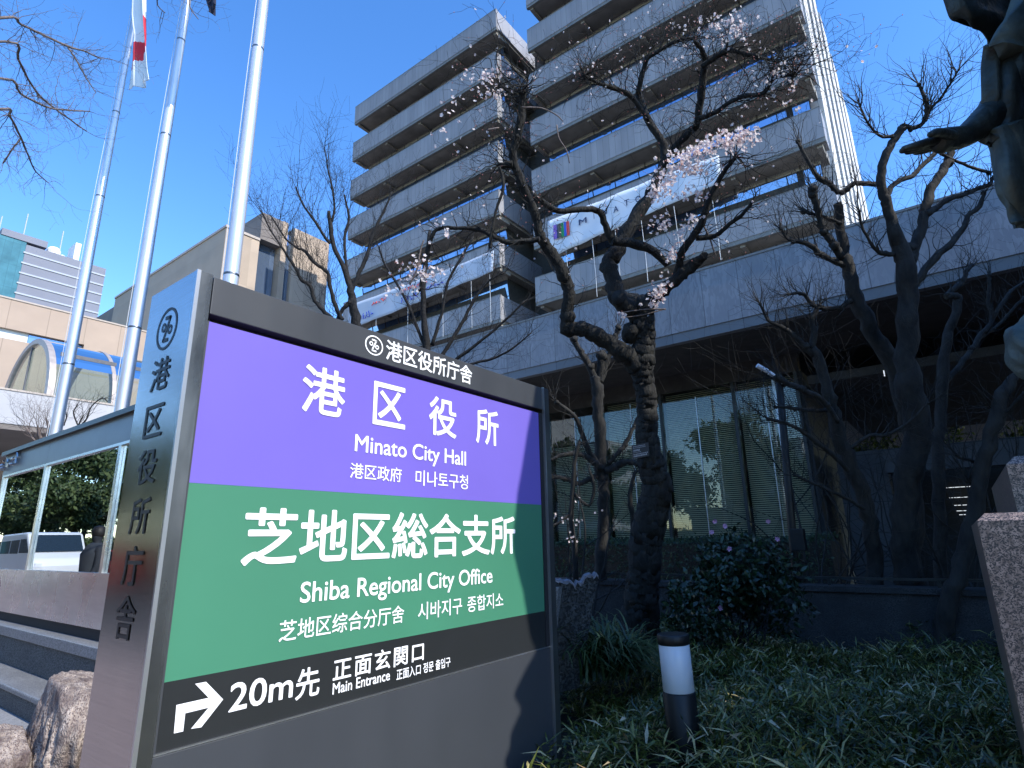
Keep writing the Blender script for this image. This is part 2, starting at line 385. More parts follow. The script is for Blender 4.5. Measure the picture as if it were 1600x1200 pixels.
# ------------------------------------------------------------------ lettering
def text_verts(s, offset=0., space=1.):
    cu = bpy.data.curves.new('t', 'FONT'); cu.body = s; cu.size = 1; cu.offset = offset; cu.space_character = space
    cu.resolution_u = 4; cu.fill_mode = 'FRONT'
    o = bpy.data.objects.new('t', cu); COL.objects.link(o)
    dg = bpy.context.evaluated_depsgraph_get(); dg.update()
    me = bpy.data.meshes.new_from_object(o.evaluated_get(dg))
    vs = [v.co.copy() for v in me.vertices]; fs = [tuple(p.vertices) for p in me.polygons]
    bpy.data.objects.remove(o); bpy.data.curves.remove(cu); bpy.data.meshes.remove(me)
    return vs, fs
def lettering(name, s, frame, u0, u1, w0, w1, m, parent, offset=0., base=None, space=1.):
    """fit the ink of a line of text to the box u0..u1, w0..w1; frame(u, w) gives the point. base='cap' treats w0/w1 as baseline/cap height.
    The weight is built up from layers of the letter shapes a hair apart, each shifted by `offset` em."""
    vs, fs = text_verts(s, 0, space)
    x0, x1 = min(v.x for v in vs), max(v.x for v in vs); y0, y1 = min(v.y for v in vs), max(v.y for v in vs)
    if base == 'cap':
        cv, _ = text_verts('H'); y0, y1 = min(v.y for v in cv), max(v.y for v in cv)
    o_ = max(0, offset) * 1.1
    x0 -= o_; x1 += o_; y0 -= o_; y1 += o_
    b = MB(); P0 = frame(u0, w0); nrm = (Vector(frame(u0 + 1, w0)) - Vector(P0)).cross(Vector(frame(u0, w0 + 1)) - Vector(P0))
    out = nrm if nrm.dot(CAMPOS - Vector(P0)) > 0 else -nrm
    sh = [(0, 0)] + ([(o_ * math.cos(k * math.pi / 4), o_ * math.sin(k * math.pi / 4)) for k in range(8)] if o_ else [])
    for k, (dx, dy) in enumerate(sh):
        i = len(b.v)
        for v in vs:
            b.v.append(tuple(Vector(frame(u0 + (v.x + dx - x0) / (x1 - x0) * (u1 - u0), w0 + (v.y + dy - y0) / (y1 - y0) * (w1 - w0))) + out * (.00012 * k)))
        b.f += [tuple(i + q for q in f) for f in fs]; b.m += [0] * len(fs)
    return b.build(name, m, parent)
def stroke_ring(b, frame, cu, cw, ru, rw, t, n=40):
    for k in range(n):
        a0, a1 = 2 * math.pi * k / n, 2 * math.pi * (k + 1) / n
        P = lambda a, f: frame(cu + ru * f * math.cos(a), cw + rw * f * math.sin(a))
        b.quad(P(a0, 1), P(a1, 1), P(a1, 1 - t), P(a0, 1 - t))
def emblem(name, frame, cu, cw, ru, rw, m, parent, flip=1):
    b = MB(); stroke_ring(b, frame, cu, cw, ru, rw, .13)
    F = lambda u, w: frame(cu + ru * u * flip, cw + rw * w)
    def line(pts, t):
        for (a, c) in zip(pts, pts[1:]):
            d = Vector((c[0] - a[0], c[1] - a[1])); d.normalize(); n_ = Vector((-d.y, d.x)) * t
            e = d * t * .6
            b.quad(F(a[0] - e.x + n_.x, a[1] - e.y + n_.y), F(c[0] + e.x + n_.x, c[1] + e.y + n_.y), F(c[0] + e.x - n_.x, c[1] + e.y - n_.y), F(a[0] - e.x - n_.x, a[1] - e.y - n_.y))
    line([(-.22, .55), (.22, .52)], .085)
    line([(.22, .52), (-.22, -.54)], .075)
    line([(-.22, -.54), (.22, -.56)], .085)
    F2 = lambda u, w: frame(cu + ru * u * flip, cw + rw * w)
    for sx_, sy_ in ((-.33, .12), (.33, -.10)):
        stroke_ring(b, F2, sx_, sy_, .21, .23, .5, 20)
    return b.build(name, m, parent)

# ------------------------------------------------------------------ the sign
SX = -1.8
sign = thing('information_sign', 'freestanding dark framed city hall sign with purple and green panels beside the path', 'sign')
box('post', M['post'], sign, -2.10, SX, .757, .796, .0, 2.352)
box('post', M['post'], sign, -2.13, SX, 2.703, 2.752, .0, 2.352)
# silver corner edges
box('edge_trim', M['post_edge'], sign, SX - .006, SX + .003, .745, .7568, .0, 2.354)
box('edge_trim', M['post_edge'], sign, SX - .012, SX + .003, 2.6975, 2.7028, .0, 2.354)
# left side cheek, brushed steel
cheek = box('side_panel', M['brushed'], sign, -2.13, SX - .0065, .745, .7565, .0, 2.352)
sf = lambda u, w: (u, .7435, w)
emblem('emblem', sf, -1.966, 2.192, .073, .073, M['black_letter'], cheek)
for ch, z0, z1 in (('港', 1.983, 2.092), ('区', 1.832, 1.937), ('役', 1.688, 1.796), ('所', 1.54, 1.648), ('庁', 1.395, 1.508), ('舎', 1.25, 1.368)):
    lettering('letter', ch, sf, -2.03, -1.898, z0, z1, M['black_letter'], cheek, .010)
box('back_panel', M['header'], sign, -2.128, -2.105, .797, 2.702, .0, 2.345)
hd = box('header', M['header'], sign, -2.09, SX - .008, .803, 2.6965, 2.222, 2.351, bevel=.003)
f0 = lambda d: (lambda u, w: (SX + d, u, w))
emblem('emblem', f0(-.006), 1.467, 2.288, .047, .042, M['white_letter'], hd)
lettering('lettering', '港区役所庁舎', f0(-.006), 1.53, 2.08, 2.243, 2.334, M['white_letter'], hd, .014)
box('reveal', M['reveal'], sign, -2.09, SX - .055, .80, 2.70, .96, 2.2215)
PX = SX - .016
pp = box('purple_panel', M['purple'], sign, PX - .03, PX, .807, 2.664, 1.6865, 2.199)
gp = box('green_panel', M['green'], sign, PX - .03, PX, .807, 2.664, 1.1445, 1.686)
bp_ = box('black_panel', M['black_panel'], sign, PX - .03, PX, .807, 2.664, .9725, 1.144)
box('panel_edge', M['lower_panel'], sign, PX - .03, PX + .004, .7965, .8065, .9725, 2.199)
box('panel_edge', M['reveal'], sign, PX - .03, PX + .004, 2.6645, 2.697, .9725, 2.199)
lp = box('lower_panel', M['lower_panel'], sign, -2.09, SX - .009, .7965, 2.697, .05, .968, bevel=.004)
box('panel_lip', M['post_edge'], sign, PX - .02, SX - .007, .80, 2.696, .9683, .9722)
f1 = f0(-.0145); WL = M['white_letter']
for ch, a, b_ in (('港', 1.157, 1.345), ('区', 1.482, 1.657), ('役', 1.797, 1.977), ('所', 2.118, 2.295)):
    lettering('lettering', ch, f1, a, b_, 1.963, 2.143, WL, pp, .013)
lettering('lettering', 'Minato City Hall', f1, 1.402, 2.045, 1.845, 1.911, WL, pp, .011, 'cap')
lettering('lettering', '港区政府', f1, 1.386, 1.645, 1.741, 1.80, WL, pp, .006)
lettering('lettering', '미나토구청', f1, 1.724, 2.058, 1.735, 1.801, WL, pp, .006)
lettering('lettering', '芝地区総合支所', f1, .99, 2.42, 1.438, 1.622, WL, gp, .016)
lettering('lettering', 'Shiba Regional City Office', f1, 1.21, 2.233, 1.313, 1.379, WL, gp, .011, 'cap')
lettering('lettering', '芝地区综合分厅舍', f1, 1.143, 1.68, 1.2, 1.265, WL, gp, .006)
lettering('lettering', '시바지구', f1, 1.755, 2.02, 1.198, 1.265, WL, gp, .006)
lettering('lettering', '종합지소', f1, 2.055, 2.313, 1.198, 1.265, WL, gp, .006)
ar = MB()
arp = [onx((260 + x / 6.154, 1050 + y / 6.154), SX) for x, y in ((95, 600), (120, 325), (430, 255), (300, 120), (405, 100), (570, 270), (360, 540), (260, 555), (430, 350), (205, 405), (185, 580))]
ar.poly([(SX - .0145, p.y, p.z) for p in arp]); ar.build('arrow', WL, bp_)
lettering('lettering', '20m', f1, .998, 1.208, 1.030, 1.106, WL, bp_, .012, 'cap')
lettering('lettering', '先', f1, 1.218, 1.308, 1.016, 1.108, WL, bp_, .012)
lettering('lettering', '正面玄関口', f1, 1.36, 1.792, 1.046, 1.117, WL, bp_, .014, space=1.18)
lettering('lettering', 'Main Entrance', f1, 1.362, 1.617, 1.006, 1.041, WL, bp_, .012, 'cap')
lettering('lettering', '正面入口 정문 출입구', f1, 1.65, 1.948, .998, 1.036, WL, bp_, .012)
set_origin(sign, (-1.96, 1.75, 0))

# ------------------------------------------------------------------ notice showcase and granite steps
YS = 2.2
case = thing('notice_showcase', 'long stainless steel glazed notice board standing above the granite steps', 'notice board')
box('steel_base', M['case_steel'], case, -10.55, -3.2, YS + .01, YS + .33, .80, 1.262)
box('plinth', M['reveal'], case, -10.5, -3.25, YS + .03, YS + .3, .70, .7995)
hdr = MB().box(-10.6, -8.742, YS, YS + .34, 2.515, 2.79).box(-8.736, -3.2, YS, YS + .34, 2.515, 2.79).build('header', M['case_header'], case)
box('roof_cap', M['frame'], case, -10.66, -3.15, YS - .045, YS + .38, 2.7905, 2.845)
box('sill', M['case_steel'], case, -10.56, -3.2, YS - .008, YS + .03, 1.2625, 1.285)
box('head_rail', M['case_steel'], case, -10.56, -3.2, YS - .006, YS + .03, 2.487, 2.5145)
for xm in (-10.52, -8.74, -6.5, -4.2):
    box('mullion', M['case_steel'], case, xm - .035, xm + .035, YS - .004, YS + .05, 1.2855, 2.4865)
for xa, xb in ((-10.48, -8.78), (-8.70, -6.54), (-6.46, -4.24)):
    box('pane', M['case_glass'], case, xa, xb, YS + .02, YS + .026, 1.286, 2.486)
box('back_board', M['case_board'], case, -10.5, -3.25, YS + .30, YS + .325, 1.263, 2.5148)
# raised letters at the far end of the header: only the right ends of strokes are in view
cl = MB()
for p0, p1, t in (((28, 707), (28.6, 714.5), 1), ((26, 716), (25, 724), 1), ((13, 718), (12.7, 722), 1), ((12, 724), (10.6, 730), 1), ((20, 716), (20.6, 717), 1), ((20, 720), (19.5, 720.6), 1), ((18.6, 724.5), (18.4, 726), 2), ((4, 727), (4, 729), 2), ((4, 732), (4, 733), 2), ((6.5, 720), (6, 721), 1), ((10, 718.5), (9.6, 720), 1)):
    a = ony(p0, YS - .02); c = ony(p1, YS - .02)
    cl.tube([a, c], [.018 * t, .018 * t], 6)
cl.build('letter', M['post_edge'], hdr)
set_origin(case, (-6.9, YS + .17, .7))

steps = thing('granite_steps', 'stepped grey granite ledge running below the glass notice board', 'steps')
box('upper_tread', M['granite_top'], steps, -16, -3.0, 2.08, 2.6, .605, .70, bevel=.006)
box('upper_riser', M['granite_step'], steps, -16, -3.0, 2.105, 2.6, .3305, .6045)
box('lower_tread', M['granite_top'], steps, -16, -3.0, 1.81, 2.6, .285, .33, bevel=.012)
box('lower_riser', M['granite_step'], steps, -16, -3.0, 1.835, 2.6, .0, .2845)
set_origin(steps, (-9, 2.1, 0))

# boulders
def boulder(name, label, c, r, sd_, mat_=M['rock']):
    rn = random.Random(sd_); bmx = bmesh.new(); bmesh.ops.create_icosphere(bmx, subdivisions=6, radius=1)
    dirs = [(Vector((rn.gauss(0, 1), rn.gauss(0, 1), rn.gauss(0, .7))).normalized(), rn.uniform(.62, .95)) for _ in range(12)]
    dirs.append((Vector((.1, .15, 1)).normalized(), .7))
    for v in bmx.verts:
        n_ = v.co.normalized(); q = 1.0
        for d_, h_ in dirs:
            dt = n_.dot(d_)
            if dt > .05: q = min(q, h_ / dt)
        # vertical runnels on the flanks
        fl = max(0, 1 - abs(n_.z) * 1.3)
        gr = noise.noise(Vector((n_.x * 8, n_.y * 8, n_.z * 1.2 + sd_))) * .13 * fl
        q += gr + .03 * noise.noise(n_ * 6 + Vector((sd_, 0, 0))) + .016 * noise.noise(n_ * 17)
        v.co = Vector((c[0] + n_.x * q * r[0], c[1] + n_.y * q * r[1], c[2] + n_.z * q * r[2]))
    me = bpy.data.meshes.new(name); bmx.to_mesh(me); bmx.free(); me.materials.append(mat_)
    me.polygons.foreach_set("use_smooth", [True] * len(me.polygons))
    o = bpy.data.objects.new(name, me); COL.objects.link(o)
    return tag(o, label, 'rock', 'boulders by the steps')
rp = at((112, 1178), 3.95)
boulder('boulder', 'large purplish brown boulder with grooved flank beside the sign post', (rp.x + .02, rp.y + .02, .24), (.50, .36, .52), 3)
rp2 = at((8, 1206), 3.75)
boulder('boulder', 'small sandy boulder in the bottom left corner beside the larger one', (rp2.x, rp2.y - .05, .12), (.26, .24, .34), 8)

# ------------------------------------------------------------------ flagpoles and flags
pole_root = None
for i, (xp, lb) in enumerate(((-11.35, 'leftmost of the three silver flagpoles, flying the white and red flag'), (-8.73, 'middle silver flagpole, with the dark flag at its top'), (-6.12, 'silver flagpole standing closest above the sign, no flag in view'))):
    if pole_root is None:
        pr = thing('flagpole', lb, 'flagpole', group='flagpoles behind the notice board')
        MB().lathe((0, 0, 0), [(.088, .0), (.085, 3.0), (.080, 5.5), (.068, 8), (.052, 10.5), (.036, 13)], 20).build('shaft', M['pole'], pr, smooth=True)
        for z, q in ((4.45, .083), (7.6, .0705), (9.4, .0605)): MB().lathe((0, 0, z), [(q, 0), (q + .002, .008), (q + .002, .02), (q, .028)], 20).build('joint_ring', M['post'], pr)
        MB().lathe((0, 0, 0), [(.16, 0), (.16, .03), (.11, .05), (.10, .12)], 20).build('base_flange', M['post'], pr)
        MB().lathe((0, 0, 13), [(.02, 0), (.07, .03), (.085, .08), (.06, .14), (.01, .17)], 16).build('finial', M['post_edge'], pr, smooth=True)
        rb = MB(); rb.tube([(.0, -.11, 1.4), (.0, -.1, 7), (.0, -.06, 12.9)], [.004] * 3, 5); rb.build('halyard', M['rope'], pr)
        pole_root = pr
    else:
        pr = dup(pole_root); tag(pr, lb, 'flagpole', 'flagpoles behind the notice board')
    pr.location = (xp, 2.9, .0)
def cloth(name, label, pts_l, pts_r, mats, redfn, nu=36, nv=130, fold=.10, seed=1, thick=.006):
    """hanging cloth between a left and right edge polyline (top to bottom), folded in depth"""
    rn = random.Random(seed); b = MB()
    def lerp(P, t):
        t *= len(P) - 1; k = min(int(t), len(P) - 2); return P[k].lerp(P[k + 1], t - k)
    ph = [rn.uniform(0, 6) for _ in range(4)]
    for j in range(nv + 1):
        v = j / nv; A, B = lerp(pts_l, v), lerp(pts_r, v)
        for i in range(nu + 1):
            u = i / nu; p = A.lerp(B, u)
            dz = fold * (math.sin(u * 9 + ph[0] + v * 1.5) + .5 * math.sin(u * 17 + ph[1] - v * 2))
            b.v.append((p.x, p.y + dz, p.z))
    for j in range(nv):
        for i in range(nu):
            a = j * (nu + 1) + i; b.f.append((a, a + 1, a + nu + 2, a + nu + 1)); b.m.append(redfn((i + .5) / nu, (j + .5) / nv))
    o = b.build(name, mats, smooth=True)
    so = o.modifiers.new('thickness', 'SOLIDIFY'); so.thickness = thick
    return tag(o, label, 'flag')
FL = [ony(p, 2.84) for p in ((214, -160), (209, -40), (206, 30), (207.5, 44), (211, 58), (208, 80), (205, 120), (203, 142))]
FR = [ony(p, 2.84) for p in ((226, -170), (228, -40), (230, 15), (231, 35), (232, 55), (233, 75), (234.5, 110), (236, 126))]
def redf(u, v):
    x, y = u, v * 7
    # red: strip at the right side then a band turning to the left, as the sun disc folds
    if 2.6 < y < 4.7 and u > .78 - .1 * max(0, y - 3.4): return 1
    if abs(y - (5.35 - .95 * u)) < .42 + .2 * u and y > 3.9: return 1
    return 0
cloth('flag', 'white flag with a red disc hanging limp beside the leftmost flagpole', FL, FR, [M['flag_white'], M['flag_red']], redf, fold=.05, seed=4)
cloth('flag', 'dark navy flag hanging limp at the top of the middle flagpole', [ony(p, 2.84) for p in ((300, -150), (318, -20), (325, 3), (330, 20))], [ony(p, 2.84) for p in ((330, -160), (340, -20), (338.5, 8), (332, 22))], [M['flag_navy']], lambda u, v: 0, fold=.04, seed=9)

# ------------------------------------------------------------------ tower
tower = thing('office_tower', 'tall grey city hall tower in two blocks with deep horizontal parapets and ribbon windows', 'building')
YT, YR, PITCH = 27.0, 27.4, 3.83
def zr(r, y=YT): return 1.5 + r * y
XL0, XL1 = -1.3838 * 27, -.78 * 27
XR0, XR1 = -.679 * 27.4, -.0735 * 27.4
DEP = 1.42
ztopL = zr(1.4145); PH = .0685 * 27
def block(x0, x1, yf, ztop, nfl, retR, first_full=True, xret_depth=5.2):
    for k in range(nfl):
        z1 = ztop - k * PITCH; z0 = z1 - PH
        pm = MB(); pm.box(x0, x1, yf, yf + .16, z0 + .22, z1)
        pr_ = pm.build('parapet', M['tower_panel'], tower)
        # end returns
        rt = MB(); rt.box(x1 - .16, x1 - .001, yf + .1605, yf + xret_depth, z0 + .22, z1 - .001)
        rt.build('return', M['tower_return'], pr_)
        rt = MB(); rt.box(x0 + .001, x0 + .16, yf + .1605, yf + xret_depth, z0 + .22, z1 - .001); rt.build('return', M['tower_return'], pr_)
        MB().box(x0 - .005, x1 + .005, yf + .03, yf + .24, z0, z0 + .2195).build('lip', M['tower_lip'], pr_)
        box('coping', M['tower_lip'], pr_, x0 - .01, x1 + .01, yf - .012, yf + .2, z1 + .0005, z1 + .05)
        fl = MB(); fl.box(x0 + .17, x1 - .17, yf + .2405, yf + xret_depth + 1, z0 + .06, z0 + .5)
        nb_ = int((x1 - x0) / 4)
        for q in range(nb_ + 1):
            xb = x0 + .3 + (x1 - x0 - .6) * q / nb_
            fl.box(xb - .12, xb + .12, yf + .2405, yf + DEP - .01, z0 - .12, z0 + .0595)
        fl.build('balcony_floor', M['tower_soffit'], tower)
        # upper infill boards and ribbon window behind the balcony (below this parapet)
        zb, zt = z0 - (PITCH - PH) - .9, z0 + .059
        zm = zt - .34
        box('infill_band', M['tower_infill'], tower, x0 + .5, x1 - .5, yf + DEP, yf + DEP + .1, zm + .06, zt)
        hz = zm - zb; tl_ = .19 * hz; y0_ = yf + DEP + .03
        def pane(xa, xb_, off, th, za, zc):
            yy_ = lambda z: y0_ + off + tl_ * (zm - z) / hz
            return [Vector((xa, yy_(za), za)), Vector((xb_, yy_(za), za)), Vector((xb_, yy_(zc), zc)), Vector((xa, yy_(zc), zc))], (0, th, 0)
        mm = MB(); mm.prism(*pane(x0 + .5, x1 - .5, 0, .03, zb, zm)); wv = mm.build('ribbon_window', M['tower_glass'], tower)
        mm = MB()
        nm = int((x1 - x0) / 1.62)
        for q in range(nm + 1):
            xm = x0 + .5 + (x1 - x0 - 1.0) * q / nm
            mm.prism(*pane(xm - .022, xm + .022, -.035, .033, zb, zm - .001))
        mm.prism(*pane(x0 + .5, x1 - .5, -.03, .028, zm - 1.1, zm - 1.05))
        mm.build('mullion', M['mullion'], wv)
block(XL0, XL1, YT, ztopL, 8, True)
block(XR0, XR1, YR, zr(1.2735, YR) + PITCH, 8, True, xret_depth=1.3)
ZB = 9.0
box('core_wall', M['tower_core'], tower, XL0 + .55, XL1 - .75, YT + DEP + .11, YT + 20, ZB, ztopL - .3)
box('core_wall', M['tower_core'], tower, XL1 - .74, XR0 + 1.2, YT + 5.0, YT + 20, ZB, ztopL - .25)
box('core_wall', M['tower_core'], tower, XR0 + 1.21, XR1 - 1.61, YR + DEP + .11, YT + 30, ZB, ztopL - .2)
ph = box('penthouse', M['white_wall'], tower, -27, -13, 36.5, 46, ztopL - .1, ztopL + 2.2)
# side wall of pilasters
sw = MB(); sw.box(XR1 - 1.6, XR1 - 1.3, YR + 1.45, YR + 30, ZB, ztopL + .5); sw.build('side_wall', M['mullion'], tower)
for ya_, yb_ in ((30.0, 32.5), (34.5, 36.4), (38.4, 40.7), (43.0, 46.0), (48.0, 51.0), (53.0, 57.5)):
    box('pilaster', M['fin'], tower, XR1 - .57, XR1 - .004, ya_, yb_, ZB, ztopL + .6)
# banners hang on the parapets (separate things)
set_origin(tower, (-19, 35, 0))

def banner(name, label, PA, PB, yb, seed):
    """PA, PB: top/bottom edges as (x, z) lists of equal length"""
    b = MB(); n = 46; nv = 8
    def lerp(P, t):
        t *= len(P) - 1; k = min(int(t), len(P) - 2); f = t - k
        return (P[k][0] * (1 - f) + P[k + 1][0] * f, P[k][1] * (1 - f) + P[k + 1][1] * f)
    rn = random.Random(seed); ph_ = [rn.uniform(0, 6) for _ in range(3)]
    for j in range(nv + 1):
        for i in range(n + 1):
            u = i / n; a, c = lerp(PA, u), lerp(PB, u); v = j / nv
            b.v.append((a[0] + (c[0] - a[0]) * v, yb - .05 - .05 * abs(math.sin(u * 17 + ph_[0])) * v - .03 * math.sin(u * 31 + v * 4 + ph_[1]), a[1] + (c[1] - a[1]) * v))
    for j in range(nv):
        for i in range(n):
            a = j * (n + 1) + i; b.f.append((a, a + n + 1, a + n + 2, a + 1)); b.m.append(0)
    t = thing(name, label, 'banner', group='banners on the tower parapets')
    o = b.build('cloth', M['banner'] if seed == 2 else M['banner_dull'], t, smooth=True); o.modifiers.new('thickness', 'SOLIDIFY').thickness = .01
    return t
yb = YR - .03
b1 = banner('banner', 'white banner with coloured bars and spaced dark capitals, on the right block of the tower', [(-17.5, 20.75), (-14, 20.72), (-10.5, 20.75), (-6.8, 20.6)], [(-17.35, 18.2), (-14, 18.5), (-10.5, 18.75), (-6.8, 19.0)], yb, 2)
bf = lambda u, w: (u, yb - .16, w)
for (xa, xb, mn) in ((865.5, 870.5, 'b_purple'), (870.8, 872.6, 'b_navy'), (873, 877.5, 'b_brown'), (877.6, 881.3, 'b_green'), (882, 885.6, 'b_blue'), (885.7, 890, 'b_red')):
    tp = lambda x: 352 - (x - 865.5) * .29
    q = MB(); q.poly([ony((xa - .4, tp(xa) + 22), yb - .16), ony((xb + .2, tp(xb) + 22), yb - .16), ony((xb - 1.2, tp(xb)), yb - .16), ony((xa - 1.2, tp(xa)), yb - .16)]); q.build('logo_bar', M[mn], b1)
for ch, xa, xb, ya, yb2_ in (('M', 904, 916.6, 344, 352.5), ('I', 927.4, 928.2, 334, 342.5), ('N', 940, 948, 328, 336.5), ('A', 958, 966, 324, 333), ('T', 975, 983, 314, 323), ('O', 992.5, 1001, 308, 317.5)):
    q0 = ony((xa, ya), yb - .16); q1 = ony((xb, ya), yb - .16); q2 = ony((xa, yb2_), yb - .16)
    lettering('letter', ch, bf, q0.x, q1.x, q2.z, q0.z + .02, M['b_navy'], b1, .01)
for x in (-16.2, -14.4, -12.9, -11.3, -9.4, -7.4):
    MB().tube([(x, yb - .1, 18.25 + (x + 17.4) * .045), (x + .05, yb - .02, 16.2), (x + .05, yb - .02, 14.8)], [.016] * 3, 5).build('tie_rope', M['rope'], b1)
set_origin(b1, (-12, yb, 18.2))
yb2 = YT - .03
b2 = banner('banner', 'white banner with red and blue marks on the left block of the tower', [(-36.6, 20.1), (-31, 20.0), (-26, 19.9), (-21.5, 19.95)], [(-36.4, 18.0), (-31, 18.1), (-26, 18.3), (-21.5, 18.45)], yb2, 5)
rn = random.Random(3)
for x0, x1, z0, z1, mn in ((-35.4, -33.6, 18.35, 18.95, 'b_ink'), (-30.4, -28.2, 18.5, 18.95, 'b_ink'), (-28.3, -26.2, 18.85, 19.15, 'b_ink'), (-33.6, -32.0, 19.25, 19.55, 'b_red'), (-30.6, -27.6, 19.35, 19.65, 'b_red')):
    q = MB(); x = x0
    while x < x1:      # illegible brush marks
        P = [Vector((x + rn.uniform(0, .4), yb2 - .17, rn.uniform(z0, z1))) for _ in range(4)]
        q.tube(P, [.035] * 4, 4); x += .34
    q.build('mark', M[mn], b2)
for x in (-33, -29.5, -26, -23.4, -21.8): MB().tube([(x, yb2 - .1, 18.3), (x, yb2 - .02, 15)], [.016] * 2, 5).build('tie_rope', M['rope'], b2)
set_origin(b2, (-29, yb2, 18))

# ------------------------------------------------------------------ podium (low block) with glazed lobby
YP = 12.5
pod = thing('podium_block', 'low grey granite block with glazed lobby under a deep overhang in front of the tower', 'building')
zt, zbn, zbt = zr(.4775, YP), zr(.3495, YP), zr(.368, YP)
PX0, PX1 = -22, 14
box('fascia', M['pod_panel'], pod, PX0, PX1, YP, YP + .2, zbt, zt)
box('fascia_band', M['pod_band'], pod, PX0, PX1, YP + .03, YP + .21, zbn, zbt - .0005)
box('coping', M['tower_lip'], pod, PX0, PX1, YP - .02, YP + .3, zt + .0005, zt + .05)
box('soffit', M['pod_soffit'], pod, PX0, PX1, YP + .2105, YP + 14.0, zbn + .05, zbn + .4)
box('roof', M['tower_lip'], pod, PX0, PX1, YP + .31, YP + 40, zt - .5, zt - .1)
YG = 15.4
gx0, gx1 = -17.0, -2.70
zg0, zg1 = 1.42, zbn - .42
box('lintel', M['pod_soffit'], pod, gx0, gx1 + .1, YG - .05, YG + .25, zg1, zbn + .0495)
mx_ = [-17.0, -14.5, -12.1, -10.1, -8.15, -6.28, -4.25, gx1]
for a, c in zip(mx_, mx_[1:]):
    pn = box('window', M['pod_glass'], pod, a + .04, c - .04, YG, YG + .012, zg0, zg1 - .001)
    lt = (a + c) / 2
    box('light_joint', M['frame_light'], pn, lt - .012, lt + .012, YG - .02, YG - .001, zg0, zg1 - .8 * (abs(a) % 1))
for x in mx_: box('mullion', M['frame'], pod, x - .038, x + .038, YG - .06, YG + .12, zg0, zg1 - .0015)
box('edge_mullion', M['frame_light'], pod, -3.26, -3.19, YG - .07, YG - .012, zg0, zg1 - .002)
bl = None
for a, c in zip(mx_, mx_[1:]):
    b = MB(); z = zg0 + .02; top = zg1 - .05 if a > -9 else zg0 + 2.9
    while z < top:
        b.quad((a + .07, YG + .20, z), (c - .07, YG + .20, z), (c - .07, YG + .245, z + .034), (a + .07, YG + .245, z + .034)); z += .052
    b.build('blind', M['blind'], pod)
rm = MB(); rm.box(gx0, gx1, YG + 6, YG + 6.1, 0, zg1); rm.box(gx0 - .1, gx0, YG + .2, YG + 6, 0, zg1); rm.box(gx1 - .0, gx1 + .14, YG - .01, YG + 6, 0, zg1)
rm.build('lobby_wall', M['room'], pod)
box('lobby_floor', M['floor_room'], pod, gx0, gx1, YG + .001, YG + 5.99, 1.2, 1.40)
box('sill_wall', M['pod_wall'], pod, gx0, gx1 + .14, YG - .15, YG + .0, .13, 1.418)
# the passage on the right: pier, beam, thin glowing strips before the back wall
box('pier', M['pod_wall'], pod, -2.2, -1.18, YG + .6, YG + 1.2, .13, 3.4)
box('passage_beam', M['pod_wall'], pod, -1.17, 9, YG, YG + .35, 2.80, 3.33)
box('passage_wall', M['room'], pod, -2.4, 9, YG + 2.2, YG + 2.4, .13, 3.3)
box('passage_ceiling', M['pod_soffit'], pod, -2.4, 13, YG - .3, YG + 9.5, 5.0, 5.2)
for k, z in enumerate((2.52, 2.28, 2.10, 1.97, 1.88)):
    box('glow_strip', M['pale_glow'], pod, -.20 + .04 * k, .42 - .05 * k, YG + 2.10 - .02 * k, YG + 2.13 - .02 * k, z, z + .013)
box('hanging_lamp', M['pale_glow'], pod, -.83, -.81, YG - .6, YG - .58, 4.85, 4.98)
set_origin(pod, (-4, YP, 0))

# wing added unseen on the right to shade the planting bed
blocker = thing('shade_blocker', 'unseen grey granite wing of the city hall standing right of the planting bed', 'building')
box('wall', M['pod_panel'], blocker, 5.0, 9.0, 3.55, YP - .05, 0, 8.6)
box('coping', M['tower_lip'], blocker, 4.95, 9.05, 3.5, YP - .04, 8.6005, 8.7)
for k in range(4):
    wv = box('window', M['dark_glass'], blocker, 4.97, 4.999, 4.2 + k * 2.05, 5.7 + k * 2.05, 2.0, 5.6)
    box('frame', M['frame'], wv, 4.94, 4.9695, 4.93 + k * 2.05, 4.98 + k * 2.05, 2.0, 5.6)
set_origin(blocker, (7, 8, 0))

# low retaining wall with coping behind the bed
rw = thing('retaining_wall', 'low dark granite retaining wall with coping rail behind the planting bed', 'wall')
box('wall', M['wall_granite'], rw, -9.2, 3.6, 7.05, 7.3, .0, .93)
box('coping', M['wall_granite'], rw, -9.25, 3.65, 7.02, 7.34, .9305, .985)
box('rail', M['frame'], rw, -4.2, 3.6, 7.14, 7.18, 1.045, 1.07)
q = MB()
for k in range(9): q.box(-4.1 + k * .95, -4.07 + k * .95, 7.15, 7.17, .9855, 1.0445)
q.build('rail_post', M['frame'], rw)
set_origin(rw, (-.3, 7.18, 0))

# ------------------------------------------------------------------ buildings on the left
XV = -40.0
tb = thing('tan_building', 'low tan tiled building with glass vaulted canopy behind the flagpoles', 'building')
XW = -53.0
sc = lambda z, x0=30.: None
y0t, y1t = 6.0, 70
zt_ = 1.5 + .3375 * -XW
w0_, w1_ = 1.5 + .281 * -XW, 1.5 + .2955 * -XW
ywin = .270 * -XW
mb = MB(); mb.box(XW - 14, XW, y0t, y1t, w1_, zt_); mb.box(XW - 14, XW, y0t, y1t, 0, w0_); mb.box(XW - 14, XW, ywin, y1t, w0_ + .0005, w1_ - .0005)
mb.build('wall', M['tan'], tb)
box('coping', M['coping'], tb, XW - 14, XW + .06, y0t, y1t, zt_ + .0005, zt_ + .12)
wn_ = MB(); 
wa = box('window', M['win_white'], tb, XW - .35, XW - .3, y0t, .205 * -XW, w0_, w1_)
wb = box('window', M['dark_glass'], tb, XW - .35, XW - .3, .205 * -XW + .02, ywin - .02, w0_, w1_)
